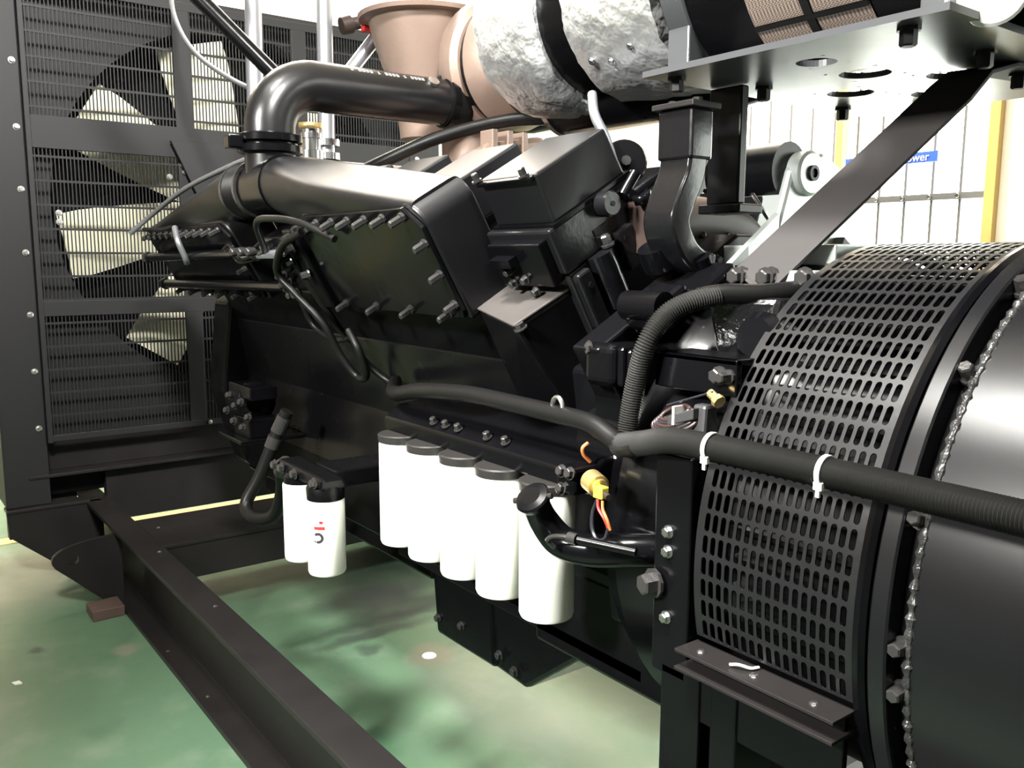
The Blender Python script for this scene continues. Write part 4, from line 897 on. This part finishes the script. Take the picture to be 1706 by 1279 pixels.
fl = thing('oil_filler_neck', 'black oil filler neck with hinged cap curving before the nearest filter', 'filler neck', (-1.2, 1.06, 0.95))
fp = smooth_path([(-1.278, 1.022, 1.040), (-1.285, 1.052, 0.992), (-1.257, 1.075, 0.952), (-1.199, 1.10, 0.946), (-1.135, 1.14, 0.955), (-1.06, 1.22, 0.96)], 8)
MB().tube(fp, 0.025, 24, rfun=lambda i: 0.0265 + 0.006 * min(1, i / 14)).build('tube', 'gloss', fl)
fd_ = Vector((0.1, -0.7, 0.78)).normalized()
cpp = MB().lathe([(0, 0.033), (0.012, 0.036), (0.016, 0.033), (0.019, 0.02)], Vector(fp[0]) - fd_ * 0.004, fd_, 28).build('cap', 'satin', fl)
q0 = Vector(fp[0]) + fd_ * 0.006; sd_ = Vector((0.83, 0.38, 0.24)); sd_ = (sd_ - fd_ * sd_.dot(fd_)).normalized()
MB().tube([q0 - sd_ * 0.042, q0 + sd_ * 0.042], 0.006, 8).build('cap_ear', 'bolt', cpp)
MB().tube(smooth_path([(-1.232, 1.035, 0.955), (-1.235, 1.02, 0.972), (-1.215, 1.02, 0.985), (-1.18, 1.03, 0.99), (-1.15, 1.05, 0.985)], 6), 0.0045, 8).build('dipstick_handle', 'bolt', fl)
MB().lathe([(0, 0.011), (0.02, 0.011)], (-1.185, 1.03, 0.989), (1, 0.2, 0), 12).build('dipstick_knob', 'bolt', fl)
MB().tube([(-1.165, 1.035, 0.989), (-1.06, 1.08, 0.985)], 0.008, 10).build('dipstick_tube', 'satin', fl)
wc = thing('wire_coil', 'bundled coil of brown and black wires beside the slotted screen', 'wire coil', (-1.07, 1.16, 1.18))
cw = Vector((-1.055, 1.165, 1.212))
for j in range(5):
    a_, b_ = 0.052 - 0.005 * j, 0.030 - 0.003 * j
    pts = [tuple(cw + Vector((a_ * math.cos(t), 0.5 * b_ * math.sin(t), 0.004 * j + 0.62 * b_ * math.sin(t) + 0.010 * math.cos(t)))) for t in [2 * PI * q / 24 for q in range(25)]]
    MB().tube(pts, 0.0035, 8).build('wire_turn', 'wire_brown' if j % 2 == 0 else 'wire_black', wc)
MB().hexa([(-1.06, 1.15, 1.205), (-1.0, 1.15, 1.225), (-1.0, 1.175, 1.225), (-1.06, 1.175, 1.205)], [(-1.06, 1.15, 1.222), (-1.0, 1.15, 1.245), (-1.0, 1.175, 1.245), (-1.06, 1.175, 1.222)]).build('connector', 'grey_plastic', wc, 0.002)
MB().box((-1.045, 1.146, 1.21), (-1.04, 1.178, 1.243)).build('tie', 'plastic_white', wc)
hose('thin_wire', [(-1.07, 1.16, 1.24), (-1.03, 1.165, 1.255), (-0.975, 1.17, 1.275)], 0.002, 'wire_black', 'thin black wire rising from the coil to the screen edge', 'wire')
sb = thing('pickup_sensor', 'small brass pickup sensor by the edge of the slotted screen', 'sensor', (-0.985, 1.18, 1.25))
MB().lathe([(0, 0.008), (0.02, 0.008), (0.02, 0.012), (0.03, 0.012)], (-0.985, 1.175, 1.272), (1, -0.2, -0.5), 8).build('body', 'brass', sb)
MB().prism([(1.16, 1.165), (1.165, 1.25), (1.19, 1.25), (1.22, 1.165)], -1.015, -0.985).build('bracket', 'grey_plastic', sb, 0.006)
MB().lathe([(0, 0.010), (0.004, 0.010), (0.004, 0.005), (0.001, 0.005)], (-0.99, 1.155, 1.19), (0.5, -1, 0.1), 14).build('washer', 'zinc', sb)

# ------------------------------------------------------------------ hoses and pipes on the front aftercooler
def nbp(l): return [NB(p) for p in l]
hose('sensor_cable', nbp([(-2.10, -0.29, 0.83), (-2.22, -0.30, 0.885), (-2.36, -0.31, 0.91), (-2.50, -0.31, 0.90), (-2.56, -0.31, 0.80)]), 0.010, 'rubber', 'black braided cable arching over the left end of the rear aftercooler', 'cable')
hose('looped_cable', nbp([(-2.25, -0.30, 0.86), (-2.38, -0.32, 0.83), (-2.50, -0.33, 0.75), (-2.46, -0.33, 0.68), (-2.38, -0.33, 0.58), (-2.36, -0.34, 0.47), (-2.32, -0.34, 0.40), (-2.25, -0.34, 0.42), (-2.235, -0.33, 0.50), (-2.28, -0.31, 0.55)]), 0.011, 'rubber', 'black cable hanging in a long loop below the aftercooler', 'cable')
hose('long_cable', nbp([(-2.46, -0.28, 0.78), (-2.44, -0.28, 0.62), (-2.42, -0.27, 0.45), (-2.38, -0.26, 0.36), (-2.30, -0.25, 0.31), (-2.1, -0.25, 0.31), (-1.95, -0.27, 0.30)]), 0.011, 'rubber', 'black cable running down behind the loop toward the filter header', 'cable')
hose('lower_cable_loop', nbp([(-2.62, -0.27, 0.60), (-2.60, -0.28, 0.52), (-2.50, -0.28, 0.48), (-2.38, -0.27, 0.49)]), 0.010, 'rubber', 'short black cable sagging left of the long loop', 'cable')
for a, b, r, lb in (((-3.886, -0.31, 0.785), (-2.70, -0.29, 0.79), 0.017, 'upper black coolant tube along the front aftercooler'), ((-3.92, -0.30, 0.652), (-2.58, -0.29, 0.672), 0.018, 'lower black coolant tube along the front aftercooler')):
    t = thing('coolant_tube', lb, 'tube', NB(a))
    MB().tube(nbp([a, b]), r, 16).build('tube', 'gloss', t)
    for e in (a, b): MB(NB).lathe([(-0.012, r + 0.008), (0.012, r + 0.008)], e, (1, 0, 0), 6).build('nut', 'bolt', t)
hose('vent_hose', nbp([(-3.35, -0.29, 0.90), (-3.30, -0.32, 0.86), (-3.30, -0.33, 0.80), (-3.32, -0.33, 0.775)]), 0.011, 'galv', 'pale grey short hose crossing the front aftercooler bolts', 'hose')
hose('injector_cable', nbp([(-3.80, -0.28, 0.90), (-3.55, -0.29, 0.895), (-3.38, -0.29, 0.902)]), 0.008, 'rubber', 'black cable along the top edge of the front aftercooler', 'cable')
hose('fan_side_wire', [(-3.95, 0.97, 1.60), (-3.85, 1.04, 1.68), (-3.6, 1.10, 1.77), (-3.3, 1.16, 1.83), (-3.1, 1.2, 1.86)], 0.010, 'galv', 'thin grey wire slanting down toward the fan guard', 'wire')
jb = thing('injector_manifold', 'cluster of black fittings and wires at the left end of rear aftercooler', 'fittings', NB((-2.52, -0.27, 0.80)))
MB(NB).box((-2.60, -0.29, 0.66), (-2.44, -0.20, 0.84)).build('manifold_block', 'gloss', jb, 0.006)
MB(NB).box((-2.43, -0.285, 0.60), (-2.36, -0.22, 0.86)).build('side_block', 'gloss', jb, 0.006)
rnd = random.Random(11)
for i in range(16):
    bolt(jb, NB((-2.60 + rnd.uniform(0, 0.22), -0.29, 0.64 + rnd.uniform(0, 0.20))), -UN + Vector((rnd.uniform(-.3, .3), 0, rnd.uniform(0, .4))), 0.009 + rnd.uniform(0, 0.004), 0.02 + rnd.uniform(0, 0.02))
for i in range(4): MB().tube(smooth_path(nbp([(-2.60 - 0.04 * i, -0.29, 0.83 - 0.02 * i), (-2.72 - 0.04 * i, -0.31, 0.80 - 0.01 * i), (-2.86, -0.30, 0.79 + 0.012 * i), (-3.0, -0.29, 0.78 + 0.006 * i)]), 6), 0.006, 8).build('wire', 'galv' if i == 1 else 'rubber', jb)
for i in range(3): MB(NB).lathe([(0, 0.013), (0.05, 0.013), (0.055, 0.009)], (-2.66 - 0.07 * i, -0.29, 0.80), (0.5, -1, 0.4), 8).build('fitting', 'bolt', jb)
MB(NB).box((-2.60, -0.33, 0.795), (-2.44, -0.29, 0.803)).build('clip_plate', 'galv', jb)

# ------------------------------------------------------------------ pipes, tubes and valve above the engine
vp = thing('vent_pipe', 'vertical galvanised pipe standing right of the crossover bend', 'pipe', (-3.12, 1.49, 1.86))
MB().tube([(-3.13, 1.488, 1.88), (-3.17, 1.515, 2.9)], 0.029, 24).build('pipe', 'galv', vp)
for z in (1.88, 1.93): MB().lathe([(-0.012, 0.048), (0.012, 0.048)], (-3.13, 1.488, z), (0, 0, 1), 24).build('flange', 'silver', vp)
vp2 = thing('vent_pipe', 'vertical galvanised pipe standing left of the crossover bend', 'pipe', (-3.31, 1.29, 1.75))
MB().tube([(-3.29, 1.275, 1.78), (-3.37, 1.32, 2.95)], 0.031, 24).build('pipe', 'galv', vp2)
MB().lathe([(-0.02, 0.05), (0.02, 0.05)], (-3.29, 1.275, 1.79), (0, 0, 1), 24).build('flange', 'bolt', vp2)
dv = thing('drain_valve', 'silver valve body behind the crossover pipe clamp', 'valve', (-3.0, 1.36, 1.84))
MB().lathe([(0, 0.042), (0.03, 0.042), (0.032, 0.034), (0.07, 0.034), (0.072, 0.038), (0.09, 0.038), (0.092, 0.03), (0.12, 0.03)], (-3.0, 1.365, 1.85), (0, 0, 1), 20).build('body', 'silver', dv)
MB().lathe([(0, 0.045), (0.02, 0.045)], (-3.0, 1.365, 1.955), (0, 0, 1), 6).build('nut', 'brass', dv)
dt = thing('diagonal_stay', 'black round stay slanting up to the left behind the crossover pipe', 'stay', (-2.95, 1.25, 2.05))
MB().tube([(-2.93, 1.27, 2.06), (-3.15, 0.95, 2.45), (-3.35, 0.70, 2.78)], 0.027, 20).build('stay', 'satin', dt)
bolt(dt, (-3.02, 1.12, 2.24), (0.8, -0.6, 0), 0.008, 0.01, 'zinc')
ds = thing('diagonal_pipe', 'grey steel pipe slanting up to the right over the vent pipe foot', 'pipe', (-3.15, 1.55, 2.15))
MB().tube([(-3.15, 1.53, 2.12), (-3.10, 1.80, 2.47)], 0.026, 20).build('pipe', 'galv', ds)
vv = thing('hose_tap', 'dark tap with red handle beside the flared turbocharger outlet', 'tap', (-3.1, 1.63, 2.38))
MB().lathe([(0, 0.032), (0.04, 0.034), (0.045, 0.024), (0.08, 0.024), (0.085, 0.028), (0.12, 0.028), (0.3, 0.026)], (-3.18, 1.585, 2.375), (0.12, 0.9, 0.28), 20).build('tap_body', 'bronze', vv)
MB().box((-3.13, 1.64, 2.352), (-3.10, 1.72, 2.372)).build('tap_handle', 'red', vv, 0.004)
MB().tube([(-3.15, 1.66, 2.38), (-3.15, 1.66, 2.55)], 0.008, 8).build('tap_tie', 'plastic_white', vv)
hose('overflow_hose', [(-4.2, 1.26, 2.75), (-4.1, 1.24, 2.55), (-3.9, 1.26, 2.36), (-3.6, 1.33, 2.2), (-3.3, 1.40, 2.10)], 0.010, 'galv', 'thin grey hose curving down across the radiator guard', 'hose')
